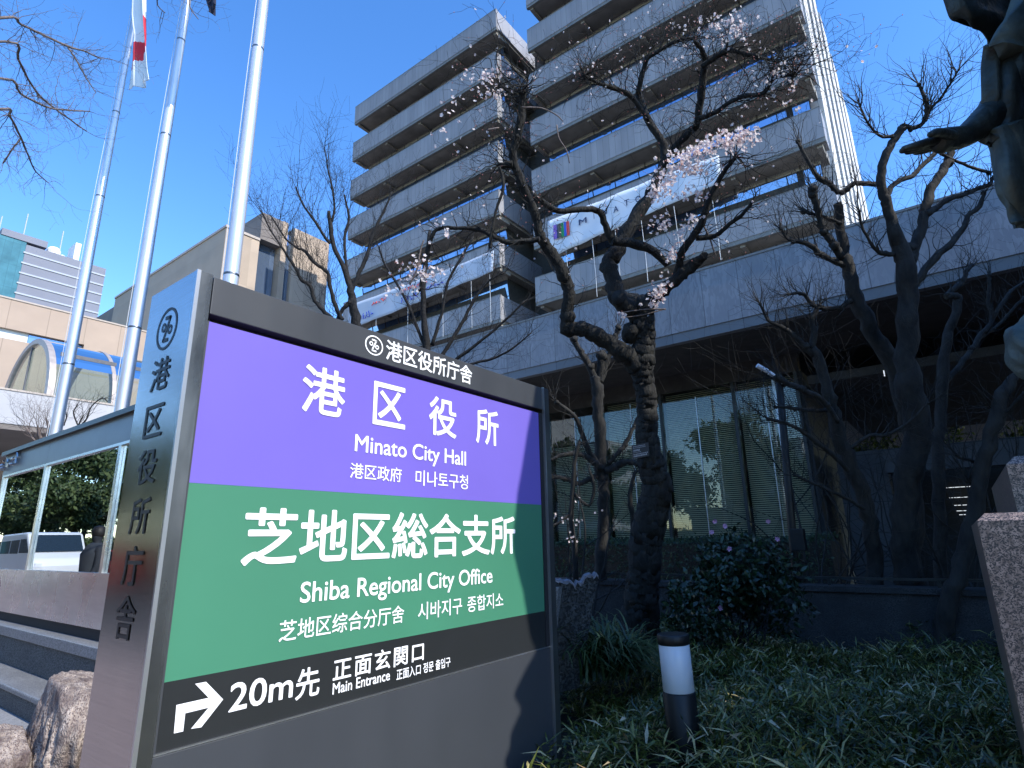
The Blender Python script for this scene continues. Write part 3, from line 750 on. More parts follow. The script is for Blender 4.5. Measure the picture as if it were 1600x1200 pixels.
zv = 1.5 + .2105 * -XV
# canopy: white band, soffit, glass barrel vault on top
cz0 = 1.5 + .1655 * -XV
box('canopy_band', M['white_wall'], tb, XV - 11.5, XV, 6.0, 30, cz0, zv)
box('canopy_soffit', M['tan_shaded'], tb, XV - 11.4, XV - .05, 6.05, 30, cz0 - .3, cz0 - .0005)
box('canopy_edge', M['coping'], tb, XV - .3, XV + .05, 6.0, 30, zv + .0005, zv + .1)
RV = 3.05; VH = 4.4
def arch_pts(rx_, h_, n=26):
    return [(XV - .12 - rx_ + rx_ * math.cos(math.pi * k / n), zv + .1 + h_ * math.sin(math.pi * k / n)) for k in range(n + 1)]
ya1, ya2, ya3 = 9.5, 12.7, 16.0
rx = 5.2
for ya in (ya1, ya2, ya3):
    ap, ip = arch_pts(rx, VH), arch_pts(rx * .9, VH * .93)
    ip = [(x - rx * .05, z) for x, z in ip]; ip = [(XV - .12 - rx + (x - (XV - .12 - rx * .9)) + rx * .05, z) for x, z in ip]
    b = MB()
    for k in range(len(ap) - 1):
        P = [ap[k], ap[k + 1], ip[k + 1], ip[k]]
        b.prism([Vector((x, ya, z)) for x, z in P], (0, .32 if ya == ya1 else .22, 0))
    rb_ = b.build('vault_rib', M['vault_rib'], tb)
    if ya == ya1:
        g = MB(); g.poly([(x, ya + .1, z) for x, z in ip]); g.build('end_glass', M['vault_glass'], rb_)
        box('end_mullion', M['vault_frame'], rb_, XV - 5.4, XV - 5.2, ya + .02, ya + .09, zv + .1, zv + .1 + VH * .9)
for ya, yb_ in ((ya1 + .33, ya2), (ya2 + .21, ya3)):
    b = MB(); ap = arch_pts(rx * .985, VH * .985)
    for k in range(len(ap) - 1):
        b.quad((ap[k][0], ya, ap[k][1]), (ap[k + 1][0], ya, ap[k + 1][1]), (ap[k + 1][0], yb_, ap[k + 1][1]), (ap[k][0], yb_, ap[k][1]))
    b.build('vault_glass', M['vault_glass'], tb)
    box('vault_rail', M['vault_frame'], tb, XV - .3, XV - .22, ya, yb_, zv + .1 + VH * .55, zv + .1 + VH * .60)
set_origin(tb, (XW - 4, 30, 0))

X2 = -50.0
t2 = thing('tan_stepped_building', 'tall tan tiled building with recessed blue glass bay behind the sign', 'building')
def y2(p): return onx(p, X2).y
def z2(p): return onx(p, X2).z
ya, yb_, yc, yd = y2((352, 372)), y2((406, 374)), y2((438, 400)), y2((443, 345))
za = z2((390, 370)); zh = z2((442, 345))
ye, yf_, yg = y2((451, 350)), y2((461, 356)), y2((515, 372))
box('low_wall', M['tan2'], t2, X2 - 26, X2, ya, yb_, 0, za)
box('low_coping', M['coping'], t2, X2 - 26, X2 + .1, ya - .1, yb_, za + .0005, za + .25)
box('side_wall', M['tan_shaded'], t2, X2 - 60, X2 - 26.05, ya + .3, ya + 10, 0, za - .6)
box('bay_glass', M['dark_glass'], t2, X2 - 1.2, X2 - 1.0, yb_ + .05, yd - .05, 0, z2((430, 382)))
box('bay_roof', M['tan_shaded'], t2, X2 - 12, X2 - .02, yb_ + .02, yd - .02, z2((430, 382)) + .01, zh - .05)
box('bay_back', M['tan_shaded'], t2, X2 - 12, X2 - 1.3, yb_ + .03, yd - .03, 0, z2((430, 382)))
box('high_wall', M['tan2'], t2, X2 - 14, X2, yd, ye, 0, zh)
box('high_wall', M['tan2'], t2, X2 - 14, X2, yf_, yg, 0, zh - .2)
box('strip_glass', M['dark_glass'], t2, X2 - 1.0, X2 - .5, ye + .01, yf_ - .01, 0, zh - 1.0)
box('antenna', M['far_white'], t2, X2 - 4.1, X2 - 3.98, y2((407, 340)), y2((407, 340)) + .12, za, za + 4.5)
set_origin(t2, (X2 - 12, 28, 0))

X3 = -120.0
ft = thing('distant_tower', 'distant grey tower with pale floor lines and teal glass corner at the left edge', 'building')
def P3(p): return onx(p, X3)
ztp = P3((100, 400)).z
yA = P3((42, 380)).y; yR = P3((137, 410)).y + 3
box('wall', M['far_wall'], ft, X3 - 30, X3, yA, yR, 0, ztp)
box('glass_corner', M['teal_glass'], ft, X3 - 30, X3 - .05, yA - 14, yA - .01, 0, P3((5, 367)).z)
box('parapet', M['far_wall'], ft, X3 - 20, X3 + .1, P3((3, 360)).y, P3((74, 384)).y, P3((5, 367)).z + .02, P3((5, 358)).z + .2)
for k, (p0, p1) in enumerate((((40, 395), (125, 420)), ((36, 411), (122, 435)), ((32, 427), (119, 449)), ((29, 443), (116, 464)), ((25, 458), (113, 479)))):
    z = (P3(p0).z + P3(p1).z) / 2
    box('floor_line', M['far_line'], ft, X3 - 1, X3 + .12, yA - .2, yR, z - .14, z + .14)
for k, p in enumerate(((8, 400), (6, 417), (4, 434), (1, 452))):
    q = P3(p); bb = MB(); bb.prism([Vector((X3 + .0, yA - 9, q.z)), Vector((X3 + 2.6, yA - 9, q.z)), Vector((X3, yA - 3.3, q.z))], (0, 0, .5)); bb.build('balcony', M['far_line'], ft)
box('roof_box', M['far_white'], ft, X3 - 6, X3 - 2, P3((121, 395)).y, P3((130, 397)).y, ztp, ztp + 4.2)
d_ = P3((92, 388)); MB().lathe((X3 - 3, d_.y, ztp + .8), [(.2, -.9), (.2, 0), (1.0, .1), (1.1, .8), (.7, 1.4), (.1, 1.5)], 12).build('roof_dish', M['far_white'], ft)
d_ = P3((106, 394)); MB().lathe((X3 - 3, d_.y, ztp + .5), [(.15, -.6), (.15, 0), (.5, .1), (.6, .6), (.1, .9)], 12).build('roof_dish', M['far_white'], ft)
for p, h in (((5, 352), 5), ((42, 368), 7), ((101, 385), 6)):
    d_ = P3(p); MB().box(X3 - 3.1, X3 - 2.9, d_.y, d_.y + .14, ztp - .5, ztp + h).build('antenna', M['far_line'], ft)
sh = MB(); rn = random.Random(12)
set_origin(ft, (X3 - 12, 20, 0))
fb = thing('far_pale_building', 'pale blue white building far off between the tan building and the tower', 'building')
q0, q1 = ony((536, 480), 120), ony((556, 476), 120)
box('wall', M['far_wall'], fb, q0.x, q1.x + 6, 120, 135, 0, q0.z)
for k in range(8):
    box('window', M['far_line'], fb, q0.x - .05, q1.x + 6.1, 119.9, 119.99, q0.z - 3 - k * 4.2, q0.z - 1.6 - k * 4.2)
set_origin(fb, (q0.x, 127, 0))

# ------------------------------------------------------------------ plants: leaves, blades, limbs
def leaf(b, p, d, n, L, Wd, bend=.15, m=0):
    """pointed leaf from p along d, face normal about n; one island of a quad and a tip"""
    d = d.normalized(); s_ = d.cross(n)
    if s_.length < 1e-4: s_ = d.cross(Vector((1, .3, .2)))
    s_.normalize(); n2 = s_.cross(d).normalized()
    q = p + d * L * .42 + n2 * bend * L * .25; t = p + d * L - n2 * bend * L * .35
    i = len(b.v)
    b.v += [tuple(p - s_ * Wd * .18), tuple(p + s_ * Wd * .18), tuple(q + s_ * Wd * .5), tuple(q - s_ * Wd * .5), tuple(t)]
    b.f += [(i, i + 1, i + 2, i + 3), (i + 3, i + 2, i + 4)]; b.m += [m, m]
def rvec(rn, z=1.):
    return Vector((rn.gauss(0, 1), rn.gauss(0, 1), rn.gauss(0, 1) * z)).normalized()

# bamboo grass over the bed
bgm = MB(); rn = random.Random(21)
def tuft(x, y, big=1.):
    z = bed_z(x, y); h = rn.uniform(.05, .21) * big
    top = Vector((x + rn.gauss(0, .03), y + rn.gauss(0, .03), z + h))
    k = rn.randint(4, 7); a0 = rn.uniform(0, 6.28)
    for q in range(k):
        a = a0 + q * 6.28 / k + rn.gauss(0, .35)
        el = rn.uniform(-.25, .95)
        d = Vector((math.cos(a) * math.cos(el), math.sin(a) * math.cos(el), math.sin(el)))
        leaf(bgm, top - Vector((0, 0, rn.uniform(0, h * .7))), d, Vector((rn.gauss(0, .3), rn.gauss(0, .3), 1)), rn.uniform(.06, .15), rn.uniform(.007, .015), rn.uniform(.0, .5))
cnt = 0
while cnt < 11500:
    y = 1.0 + 5.95 * (rn.random() ** 1.25); x = rn.uniform(-3.6, 2.6)
    if x < -1.72 and y < 2.86: continue
    if x > .5 + y * .22 or x < -.75 * y - .1: continue
    if x > .02 and 2.40 < y < 4.1: continue
    if (x + 1.36) ** 2 + (y - 3.2) ** 2 < .014: continue
    q_ = noise.noise(Vector((x * 1.5, y * 1.5, 3.3)))
    if q_ < -.18 and rn.random() < .75: continue
    tuft(x, y, (1.05 if y < 4 else .95) * (1 + .75 * q_)); cnt += 1
tag(bgm.build('bamboo_grass', M['sasa']), kind='stuff')
lit_ = MB()
for _ in range(900):
    y = rn.uniform(1.0, 6.8); x = rn.uniform(-1.7, .5 + y * .22)
    if x > 0 and 2.4 < y < 4.1: continue
    leaf(lit_, Vector((x, y, bed_z(x, y) + rn.uniform(.1, .24))), rvec(rn, .35), Vector((rn.gauss(0, .4), rn.gauss(0, .4), 1)), rn.uniform(.05, .11), rn.uniform(.01, .022), rn.uniform(0, .6))
tag(lit_.build('leaf_litter', leaf_mat('dead_leaf', [(0, (.20, .12, .06)), (.5, (.38, .29, .16)), (1, (.52, .46, .32))], .7, .2, .1)), kind='stuff')

def limb(trace, dep, dd=0., sub=4, wig=.012, rn=rnd, scale=1.):
    """smooth chain of (point, radius) from pixel trace (x, y, width px) starting at depth dep and drifting by dd"""
    P = []
    for k, (x, y, w) in enumerate(trace):
        f = k / max(1, len(trace) - 1); dp = dep + dd * f
        P.append((at((x, y), dp), w * scale * dp / FPX / 2))
    out = []
    n = len(P)
    for k in range(n - 1):
        p0 = P[max(0, k - 1)][0]; p1 = P[k][0]; p2 = P[k + 1][0]; p3 = P[min(n - 1, k + 2)][0]
        for q in range(sub):
            t = q / sub
            v = .5 * ((2 * p1) + (p2 - p0) * t + (2 * p0 - 5 * p1 + 4 * p2 - p3) * t * t + (3 * p1 - p0 - 3 * p2 + p3) * t ** 3)
            r = P[k][1] * (1 - t) + P[k + 1][1] * t
            if out: v = v + rvec(rn) * r * wig * 12
            out.append((v, r * (rn.uniform(.93, 1.09) if sub < 8 else rn.uniform(.985, 1.02))))
    out.append(P[-1])
    return out
def put(b, L, n=9, rough=.07):
    b.tube([p for p, r in L], [r for p, r in L], n, rough=rough, rn=rnd)
def twig(b, p, d, L, r, lvl, rn, up=.25, gn=.35, nodes=None, step=.05, fork=.3, n=4):
    k = max(3, int(L / step)); pts = [p]; rad = [r]; d = d.normalized()
    kids = []
    for q in range(k):
        d = (d + rvec(rn) * gn + Vector((0, 0, up * .25))).normalized()
        p = p + d * (L / k); pts.append(p); rad.append(max(.0012, r * (1 - .8 * (q + 1) / k)))
        if nodes is not None: nodes.append((p, d, lvl))
        if lvl > 0 and q >= 1 and rn.random() < fork:
            side = d.cross(rvec(rn)).normalized()
            kids.append((p, (d * .5 + side * .95).normalized(), L * rn.uniform(.4, .72), rad[-1] * .75))
    b.tube(pts, rad, n if r > .006 else 3, cap=False)
    for p_, d_, L_, r_ in kids: twig(b, p_, d_, L_, r_, lvl - 1, rn, up, gn, nodes, step, fork, n)
def sprout(b, chain, rn, rate, L, r, lvl, up=.3, gn=.35, nodes=None, frm=.0, step=.05, fork=.3, outw=.6):
    for k in range(1, len(chain)):
        if k / len(chain) < frm: continue
        p, rr = chain[k]; t = (p - chain[k - 1][0])
        if t.length < 1e-6: continue
        t.normalize()
        m = int(rate) + (1 if rn.random() < rate - int(rate) else 0)
        for _ in range(m):
            side = t.cross(rvec(rn))
            if side.length < .1: continue
            d = side.normalized() * outw + t * .5 + Vector((0, 0, up))
            twig(b, p, d, L * rn.uniform(.5, 1.15), min(r, rr * .8) * rn.uniform(.7, 1.1), lvl, rn, up, gn, nodes, step, fork)
def knob(b, p, r, rn):
    bmx = bmesh.new(); bmesh.ops.create_icosphere(bmx, subdivisions=2, radius=r)
    i = len(b.v)
    for v in bmx.verts: b.v.append(tuple(p + v.co * rn.uniform(.8, 1.2)))
    for f in bmx.faces: b.f.append(tuple(i + v.index for v in f.verts)); b.m.append(0)
    bmx.free()
def blossom(b, p, n, r, rn):
    n = n.normalized(); u = n.cross(Vector((.3, .2, .9)));
    if u.length < .1: u = n.cross(Vector((1, 0, 0)))
    u.normalize(); w = n.cross(u); a0 = rn.uniform(0, 6.28); cup = rn.uniform(.15, .7)
    for k in range(5):
        a = a0 + k * 1.2566
        c = u * math.cos(a) + w * math.sin(a); s_ = u * -math.sin(a) + w * math.cos(a)
        i = len(b.v)
        b.v += [tuple(p), tuple(p + c * r * .55 + s_ * r * .42 + n * cup * r * .4), tuple(p + c * r + n * cup * r), tuple(p + c * r * .55 - s_ * r * .42 + n * cup * r * .4)]
        b.f.append((i, i + 1, i + 2, i + 3)); b.m.append(0)
def bud(b, p, r):
    i = len(b.v)
    b.v += [tuple(p + Vector(o) * r) for o in ((1, 0, 0), (-.5, .87, 0), (-.5, -.87, 0), (0, 0, 1.4), (0, 0, -1.4))]
    b.f += [(i, i + 1, i + 3), (i + 1, i + 2, i + 3), (i + 2, i, i + 3), (i + 1, i, i + 4), (i + 2, i + 1, i + 4), (i, i + 2, i + 4)]; b.m += [0] * 6

# ---- the blossoming plum in the middle
plum = thing('blossom_tree', 'gnarled dark tree with pale pink blossoms in front of the glazed lobby', 'tree')
D0 = 5.8; rn = random.Random(5)
trunk = limb([(1000, 1050, 74), (1001, 980, 58), (1002, 935, 52), (1006, 890, 48), (1010, 845, 50), (1019, 800, 49), (1026, 759, 45), (1016, 722, 40), (1011, 686, 34), (1011, 655, 32), (1010, 622, 30), (1004, 590, 32), (1003, 562, 39), (1006, 532, 33), (1004, 502, 37), (1000, 478, 44)], D0, 0, 12, .006)
tb_ = MB(); put(tb_, trunk, 26, .075)
for p_ in ((1036, 760), (1016, 845), (1002, 565), (985, 520)): knob(tb_, at(p_, D0 - .02), .10, rn)
tb_.build('trunk', M['bark_plum'], plum, smooth=True)
lm = MB()
main_l = limb([(1000, 482, 40), (972, 470, 30), (963, 455, 26), (957, 433, 24), (950, 413, 24), (960, 397, 24), (970, 380, 24), (987, 350, 21), (1013, 310, 19), (1027, 283, 16), (1036, 258, 14), (1038, 228, 13), (1013, 187, 12), (997, 147, 10)], D0, .5)
stub = limb([(995, 490, 30), (975, 478, 26), (966, 464, 25)], D0, -.15, 3)
right = limb([(1002, 490, 34), (1012, 474, 22), (1030, 460, 20), (1047, 445, 19), (1073, 423, 18), (1090, 408, 16), (1100, 400, 12)], D0, -.35)
r2_ = limb([(1055, 437, 14), (1062, 412, 12), (1067, 390, 12), (1090, 360, 11), (1102, 333, 11), (1114, 298, 9), (1130, 270, 7), (1150, 245, 5)], D0 - .15, -.5)
r3_ = limb([(1088, 372, 9), (1118, 368, 8), (1140, 350, 7), (1160, 335, 6), (1178, 312, 4)], D0 - .3, -.3)
arch = limb([(957, 377, 15), (967, 377, 14), (1000, 383, 14), (1027, 397, 13), (1044, 415, 13)], D0 - .05, 0)
cross = limb([(957, 378, 12), (946, 352, 11), (937, 331, 10), (910, 327, 9), (873, 330, 9), (850, 318, 10), (833, 305, 9)], D0, -.3)
left = limb([(996, 575, 34), (985, 558, 29), (960, 541, 27), (927, 520, 25), (905, 514, 22), (888, 516, 22), (886, 498, 20), (889, 460, 19), (884, 438, 19), (873, 413, 19), (858, 390, 18), (845, 372, 16), (840, 350, 14), (832, 322, 13), (820, 298, 14), (808, 268, 13), (801, 243, 13), (806, 222, 12), (814, 190, 12), (816, 155, 10), (817, 143, 10)], D0, -.6)
l2 = limb([(801, 257, 12), (790, 258, 11), (778, 258, 9)], D0 - .5, 0, 3)
l3 = limb([(843, 374, 10), (820, 377, 8), (795, 379, 8), (772, 370, 8), (755, 361, 7), (731, 357, 6), (710, 356, 6), (690, 356, 6), (676, 366, 6), (668, 395, 7), (662, 425, 6), (655, 455, 5)], D0 - .5, .2)
l4 = limb([(780, 260, 5), (787, 290, 5), (775, 330, 4), (768, 365, 5), (766, 388, 6)], D0 - .55, 0)
upr = limb([(1036, 262, 12), (1050, 236, 11), (1076, 208, 11), (1090, 192, 12), (1093, 165, 12), (1097, 133, 12), (1101, 100, 10), (1098, 80, 8), (1085, 64, 6)], D0 + .2, -.6)
up2 = limb([(1096, 105, 9), (1120, 88, 9), (1140, 78, 8), (1165, 84, 7), (1195, 92, 5), (1225, 98, 4)], D0 - .3, -.4)
up3 = limb([(1092, 185, 8), (1118, 176, 7), (1140, 160, 7), (1165, 150, 6), (1194, 145, 6), (1210, 122, 5), (1240, 118, 4)], D0 - .3, -.5)
up4 = limb([(1013, 187, 9), (985, 150, 8), (960, 138, 7), (935, 130, 6), (912, 118, 5)], D0 + .4, -.2)
up5 = limb([(997, 147, 9), (1003, 118, 8), (1010, 95, 7), (1025, 82, 6), (1058, 64, 5), (1085, 60, 5)], D0 + .45, -.3)
limbs = [main_l, stub, right, r2_, r3_, arch, cross, left, l2, l3, l4, upr, up2, up3, up4, up5]
for L_ in limbs: put(lm, L_, 10 if L_[0][1] > .05 else 7, .10)
for L_ in (left, main_l, right):
    for k in range(6, len(L_), 9): knob(lm, L_[k][0], L_[k][1] * 1.1, rn)
nodes = []
for L_, rate, Ln, lv in ((main_l[20:], .5, .42, 2), (right[12:], .3, .3, 1), (r2_, .7, .42, 2), (r3_, .9, .38, 2), (cross, .55, .36, 2), (left[24:], .6, .42, 2), (l2, 1.4, .5, 3), (l3, .55, .38, 2), (l4, .25, .25, 1), (upr, .75, .5, 3), (up2, 1.2, .5, 3), (up3, 1.1, .5, 3), (up4, 1.3, .45, 3), (up5, 1.2, .42, 3), (left[60:], .6, .42, 2), (arch, .15, .25, 1)):
    sprout(lm, L_, rn, rate * 1.7, Ln * 1.05, .0062, lv, .12, .5, nodes, fork=.36)
# drooping twigs and the thick tangle near the top of the left limb
lt = left[-1][0]
for _ in range(20):
    twig(lm, lt + rvec(rn) * .12, Vector((-.7, -.35, rn.uniform(-.15, .55))) + rvec(rn) * .6, rn.uniform(.3, .85), .007, 2, rn, .0, .38, nodes)
for L_ in (up4, up5, up2, up3, r2_):
    p_ = L_[-1][0]
    for _ in range(16): twig(lm, p_, rvec(rn) + Vector((0, 0, .25)), rn.uniform(.3, .6), .006, 2, rn, .1, .4, nodes)
lm.build('branches', M['bark_plum'], plum, smooth=True)
# pale shoots
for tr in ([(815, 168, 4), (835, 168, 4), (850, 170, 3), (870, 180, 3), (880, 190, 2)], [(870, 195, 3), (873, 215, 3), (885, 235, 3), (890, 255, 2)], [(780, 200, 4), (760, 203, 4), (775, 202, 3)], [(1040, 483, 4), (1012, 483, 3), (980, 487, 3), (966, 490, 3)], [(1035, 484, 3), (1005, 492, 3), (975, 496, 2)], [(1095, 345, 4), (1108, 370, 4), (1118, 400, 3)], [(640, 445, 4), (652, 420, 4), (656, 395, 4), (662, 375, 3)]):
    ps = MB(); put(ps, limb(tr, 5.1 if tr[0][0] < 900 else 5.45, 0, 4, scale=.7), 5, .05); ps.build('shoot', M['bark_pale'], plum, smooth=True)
bb = MB(); bu = MB()
def cluster(pts, dep, n, spread, r=.0195):
    for _ in range(int(n * 1.7)):
        t = rn.random() * (len(pts) - 1); k = min(int(t), len(pts) - 2); f = t - k
        x = pts[k][0] * (1 - f) + pts[k + 1][0] * f + rn.gauss(0, spread); y = pts[k][1] * (1 - f) + pts[k + 1][1] * f + rn.gauss(0, spread * .75)
        p = at((x, y), dep + rn.gauss(0, .06))
        blossom(bb, p, rvec(rn) + (CAMPOS - p).normalized() * .5 + Vector((.5, 0, .2)), r * rn.uniform(.75, 1.15), rn)
        if rn.random() < .3: bud(bu, p + rvec(rn) * .02, .006)
cluster([(1178, 212), (1150, 222), (1120, 220), (1090, 238), (1062, 250), (1040, 285), (1025, 305)], 4.9, 240, 11)
cluster([(1160, 200), (1155, 215), (1130, 225)], 4.9, 34, 6)
cluster([(1100, 255), (1085, 262), (1060, 265)], 4.95, 46, 10)
cluster([(1090, 335), (1070, 350), (1050, 388), (1046, 402)], 5.2, 48, 7)
cluster([(1040, 440), (1030, 455), (1024, 468)], 5.35, 44, 7)
cluster([(1025, 476), (1015, 478)], 5.4, 9, 5); cluster([(968, 487), (975, 494)], 5.4, 5, 3)
cluster([(735, 120), (760, 125), (790, 118), (775, 140), (745, 150)], 5.2, 46, 13)
cluster([(720, 150), (700, 180), (685, 230)], 5.2, 12, 16)
cluster([(640, 405), (655, 420), (675, 425), (640, 440), (622, 455)], 5.2, 60, 13)
cluster([(640, 470), (700, 360), (680, 345)], 5.2, 16, 10)
cluster([(1110, 40), (1140, 45), (1170, 30), (1150, 60), (1090, 25)], 5.3, 46, 16)
cluster([(1215, 130), (1230, 110), (1245, 150), (1215, 170)], 5.0, 26, 14)
cluster([(1040, 340), (1030, 360)], 5.3, 24, 9)
cluster([(1060, 300), (1100, 310), (1120, 280)], 5.1, 20, 14)
for p, d, lv in nodes:
    if rn.random() < .026: blossom(bb, p, rvec(rn), .0145 * rn.uniform(.7, 1.15), rn)
    elif rn.random() < .07: bud(bu, p, .0055)
bb.build('blossoms', M['petal'], plum)
bu.build('buds', M['bud'], plum)
set_origin(plum, trunk[0][0])

# plate fixed on the plum trunk
plate = thing('tree_label', 'small black name plate with pale writing fixed on the blossoming tree trunk', 'plate')
c_ = at((1001, 704), D0 - .22); u_ = (at((1014, 702), D0 - .16) - at((988, 707), D0 - .22)); v_ = Vector((0, 0, 1)); hu = u_ * .5; hv = v_ * .066
nrm = u_.cross(v_).normalized() * -1
if nrm.dot(CAMPOS - c_) < 0: nrm = -nrm
b = MB(); b.prism([c_ - hu - hv, c_ + hu - hv, c_ + hu + hv, c_ - hu + hv], -nrm * .006); b.build('plate', M['label_black'], plate)
b = MB(); rq = random.Random(2)
for k, (yy, hh, xx) in enumerate(((.72, .05, .8), (.5, .04, .9), (.15, .13, .45), (-.15, .04, .5), (-.42, .06, .95), (-.68, .10, .9))):
    x = -.88
    while x < -.88 + xx * 1.7:
        w = rq.uniform(.05, .13); a = c_ + hu * x + hv * yy + nrm * .003; e = hu * w; g = hv * hh
        b.quad(a - g, a + e - g, a + e + g, a + g); x += w + .05
b.build('writing', M['label_ink'], plate)
set_origin(plate, c_)

# ---- bare pruned trees
def bare_tree(name, label, traces, m, dep, sprouts, seed, twl=.45, up=.35, gn=.28, knobs=True, cut=False, lvl=2, tr_n=14, fork=.28, group=None, tw_r=.006, wsc=1.):
    t = thing(name, label, 'tree', group=group)
    rn = random.Random(seed); a = MB(); b = MB(); first = None
    for k, (tr, d0, dd) in enumerate(traces):
        L = limb(tr, dep + d0, dd, scale=wsc, wig=.02)
        if k == 0: first = L; put(a, L, tr_n, .06)
        else: put(b, L, 9, .07)
        rate = (sprouts[k] if k < len(sprouts) else sprouts[-1]) * 1.5
        sprout(b, L, rn, rate, twl, tw_r, lvl, up, gn, None, .0 if k else .55, .05, fork)
        if knobs and k:
            for q in range(3, len(L) - 1, 5):
                if rn.random() < .6: knob(b, L[q][0] + rvec(rn) * L[q][1] * .5, L[q][1] * rn.uniform(.9, 1.35), rn)
            knob(b, L[-1][0], L[-1][1] * 1.5, rn)
            for _ in range(5): twig(b, L[-1][0], (L[-1][0] - L[-3][0]).normalized() + rvec(rn) * .6, twl * rn.uniform(.5, 1.2), tw_r * .8, 1, rn, up, gn * .8)
    a.build('trunk', m, t, smooth=True); b.build('branches', m, t, smooth=True)
    set_origin(t, first[0][0]); return t
G = 'pruned bare trees around the planting bed'
bare_tree('bare_tree', 'thick trunked bare tree with knobbly arms rising beside the bronze statue', [
    ([(1440, 1010, 60), (1428, 930, 48), (1418, 885, 42), (1410, 820, 42), (1420, 750, 44), (1432, 683, 46), (1424, 617, 42), (1416, 560, 38), (1418, 500, 36), (1417, 433, 34), (1408, 393, 28), (1397, 360, 21), (1388, 322, 17), (1380, 300, 16), (1377, 268, 15), (1390, 230, 14), (1406, 205, 13), (1413, 197, 14)], 0, -.2),
    ([(1412, 197, 9), (1430, 200, 8), (1445, 189, 7), (1448, 172, 8), (1446, 157, 7), (1436, 132, 5)], -.2, -.1),
    ([(1447, 187, 6), (1455, 170, 5), (1470, 153, 5), (1484, 132, 4), (1498, 109, 3)], -.2, -.2),
    ([(1395, 212, 7), (1380, 214, 5), (1366, 205, 4), (1354, 188, 4), (1343, 163, 3)], -.2, -.1),
    ([(1420, 410, 25), (1430, 384, 20), (1440, 362, 18), (1446, 330, 17), (1453, 300, 17), (1470, 272, 15), (1482, 250, 14), (1488, 232, 12), (1505, 222, 10), (1535, 215, 8)], -.05, .3),
    ([(1384, 318, 9), (1392, 293, 9), (1408, 281, 9), (1426, 274, 9), (1438, 262, 8), (1455, 246, 8), (1468, 232, 9), (1476, 226, 9)], -.15, .2),
    ([(1420, 455, 18), (1432, 440, 15), (1460, 404, 13), (1488, 378, 12), (1505, 356, 10), (1512, 338, 9), (1530, 323, 9), (1537, 302, 6)], 0, .4),
    ([(1448, 335, 13), (1462, 325, 11), (1485, 310, 9), (1505, 305, 8), (1530, 294, 8), (1548, 287, 6), (1552, 276, 5), (1570, 272, 4)], 0, .5),
    ([(1398, 398, 9), (1380, 396, 9), (1368, 390, 7), (1356, 372, 5), (1346, 352, 5), (1343, 330, 4)], -.1, -.2),
    ([(1470, 240, 6), (1490, 250, 5), (1520, 262, 5), (1545, 270, 6)], .1, .1)],
    M['bark_grey'], 6.0, [.05, .9, .9, .9, .5, .7, .6, .8, .7], 31, group=G, wsc=.84)
bare_tree('bare_tree', 'bare grey tree leaning left with clubbed branch ends, right of the lobby glass', [
    ([(1425, 1000, 40), (1424, 900, 32), (1428, 760, 30), (1422, 660, 30), (1400, 585, 30), (1380, 547, 28), (1360, 512, 27), (1343, 477, 26), (1327, 427, 24), (1318, 397, 20), (1313, 350, 16), (1308, 318, 15)], .35, .1),
    ([(1316, 402, 15), (1300, 380, 13), (1287, 360, 12), (1280, 338, 11), (1274, 312, 13), (1270, 295, 12)], .4, -.1),
    ([(1318, 415, 12), (1298, 405, 10), (1280, 395, 10), (1266, 384, 9), (1248, 377, 8), (1232, 374, 6), (1220, 358, 5)], .4, -.1),
    ([(1330, 470, 11), (1312, 480, 9), (1290, 482, 9), (1272, 478, 8), (1258, 462, 7), (1245, 458, 6), (1232, 460, 4)], .4, -.2),
    ([(1372, 288, 9), (1350, 287, 9), (1333, 287, 9), (1322, 298, 11), (1310, 300, 9), (1297, 288, 9), (1284, 280, 11), (1268, 262, 7), (1247, 221, 6)], .3, 0),
    ([(1315, 350, 7), (1304, 345, 7), (1290, 340, 6), (1270, 335, 6), (1256, 330, 8)], .4, 0)],
    M['bark_grey'], 6.0, [.05, 1., 1., 1., .6, 1.], 33, group=G, wsc=.84)
bare_tree('bare_tree', 'slender bare tree with crooked top between the thick bare trunk and the statue', [
    ([(1474, 960, 26), (1470, 860, 24), (1466, 760, 22), (1467, 683, 20), (1473, 610, 20), (1478, 540, 18), (1487, 507, 16), (1497, 472, 16), (1492, 462, 14), (1480, 463, 12)], .9, 0),
    ([(1480, 463, 12), (1492, 450, 11), (1503, 440, 10), (1510, 425, 8), (1518, 415, 6)], .9, .2),
    ([(1475, 600, 12), (1500, 570, 11), (1520, 545, 10), (1535, 520, 9), (1550, 500, 8), (1545, 470, 7), (1546, 430, 6)], .9, .3),
    ([(1540, 520, 8), (1562, 480, 7), (1580, 455, 6), (1602, 440, 5)], 1.1, .2),
    ([(1530, 530, 6), (1560, 508, 6), (1585, 480, 5), (1600, 465, 5)], 1.1, .2)],
    M['bark_grey'], 6.0, [.2, .8, .8, .8, .8], 35, group=G, wsc=.8)
bare_tree('bare_tree', 'dark leaning bare trunk with a pale pruned scar just left of the granite pedestal', [
    ([(1468, 1050, 34), (1478, 985, 30), (1490, 920, 28), (1508, 865, 27), (1524, 790, 26), (1538, 725, 25), (1550, 675, 25), (1568, 615, 22), (1590, 585, 16), (1620, 560, 12)], -.6, -.2),
    ([(1555, 660, 8), (1575, 640, 6), (1600, 615, 5)], -.7, -.2),
    ([(1535, 735, 7), (1520, 720, 6), (1500, 715, 5), (1485, 700, 4)], -.6, 0),
    ([(1530, 770, 6), (1512, 750, 5), (1505, 735, 4)], -.6, 0)],
    M['bark_grey'], 6.0, [.45, .8, .8], 37, group=G, twl=.4, wsc=.85)
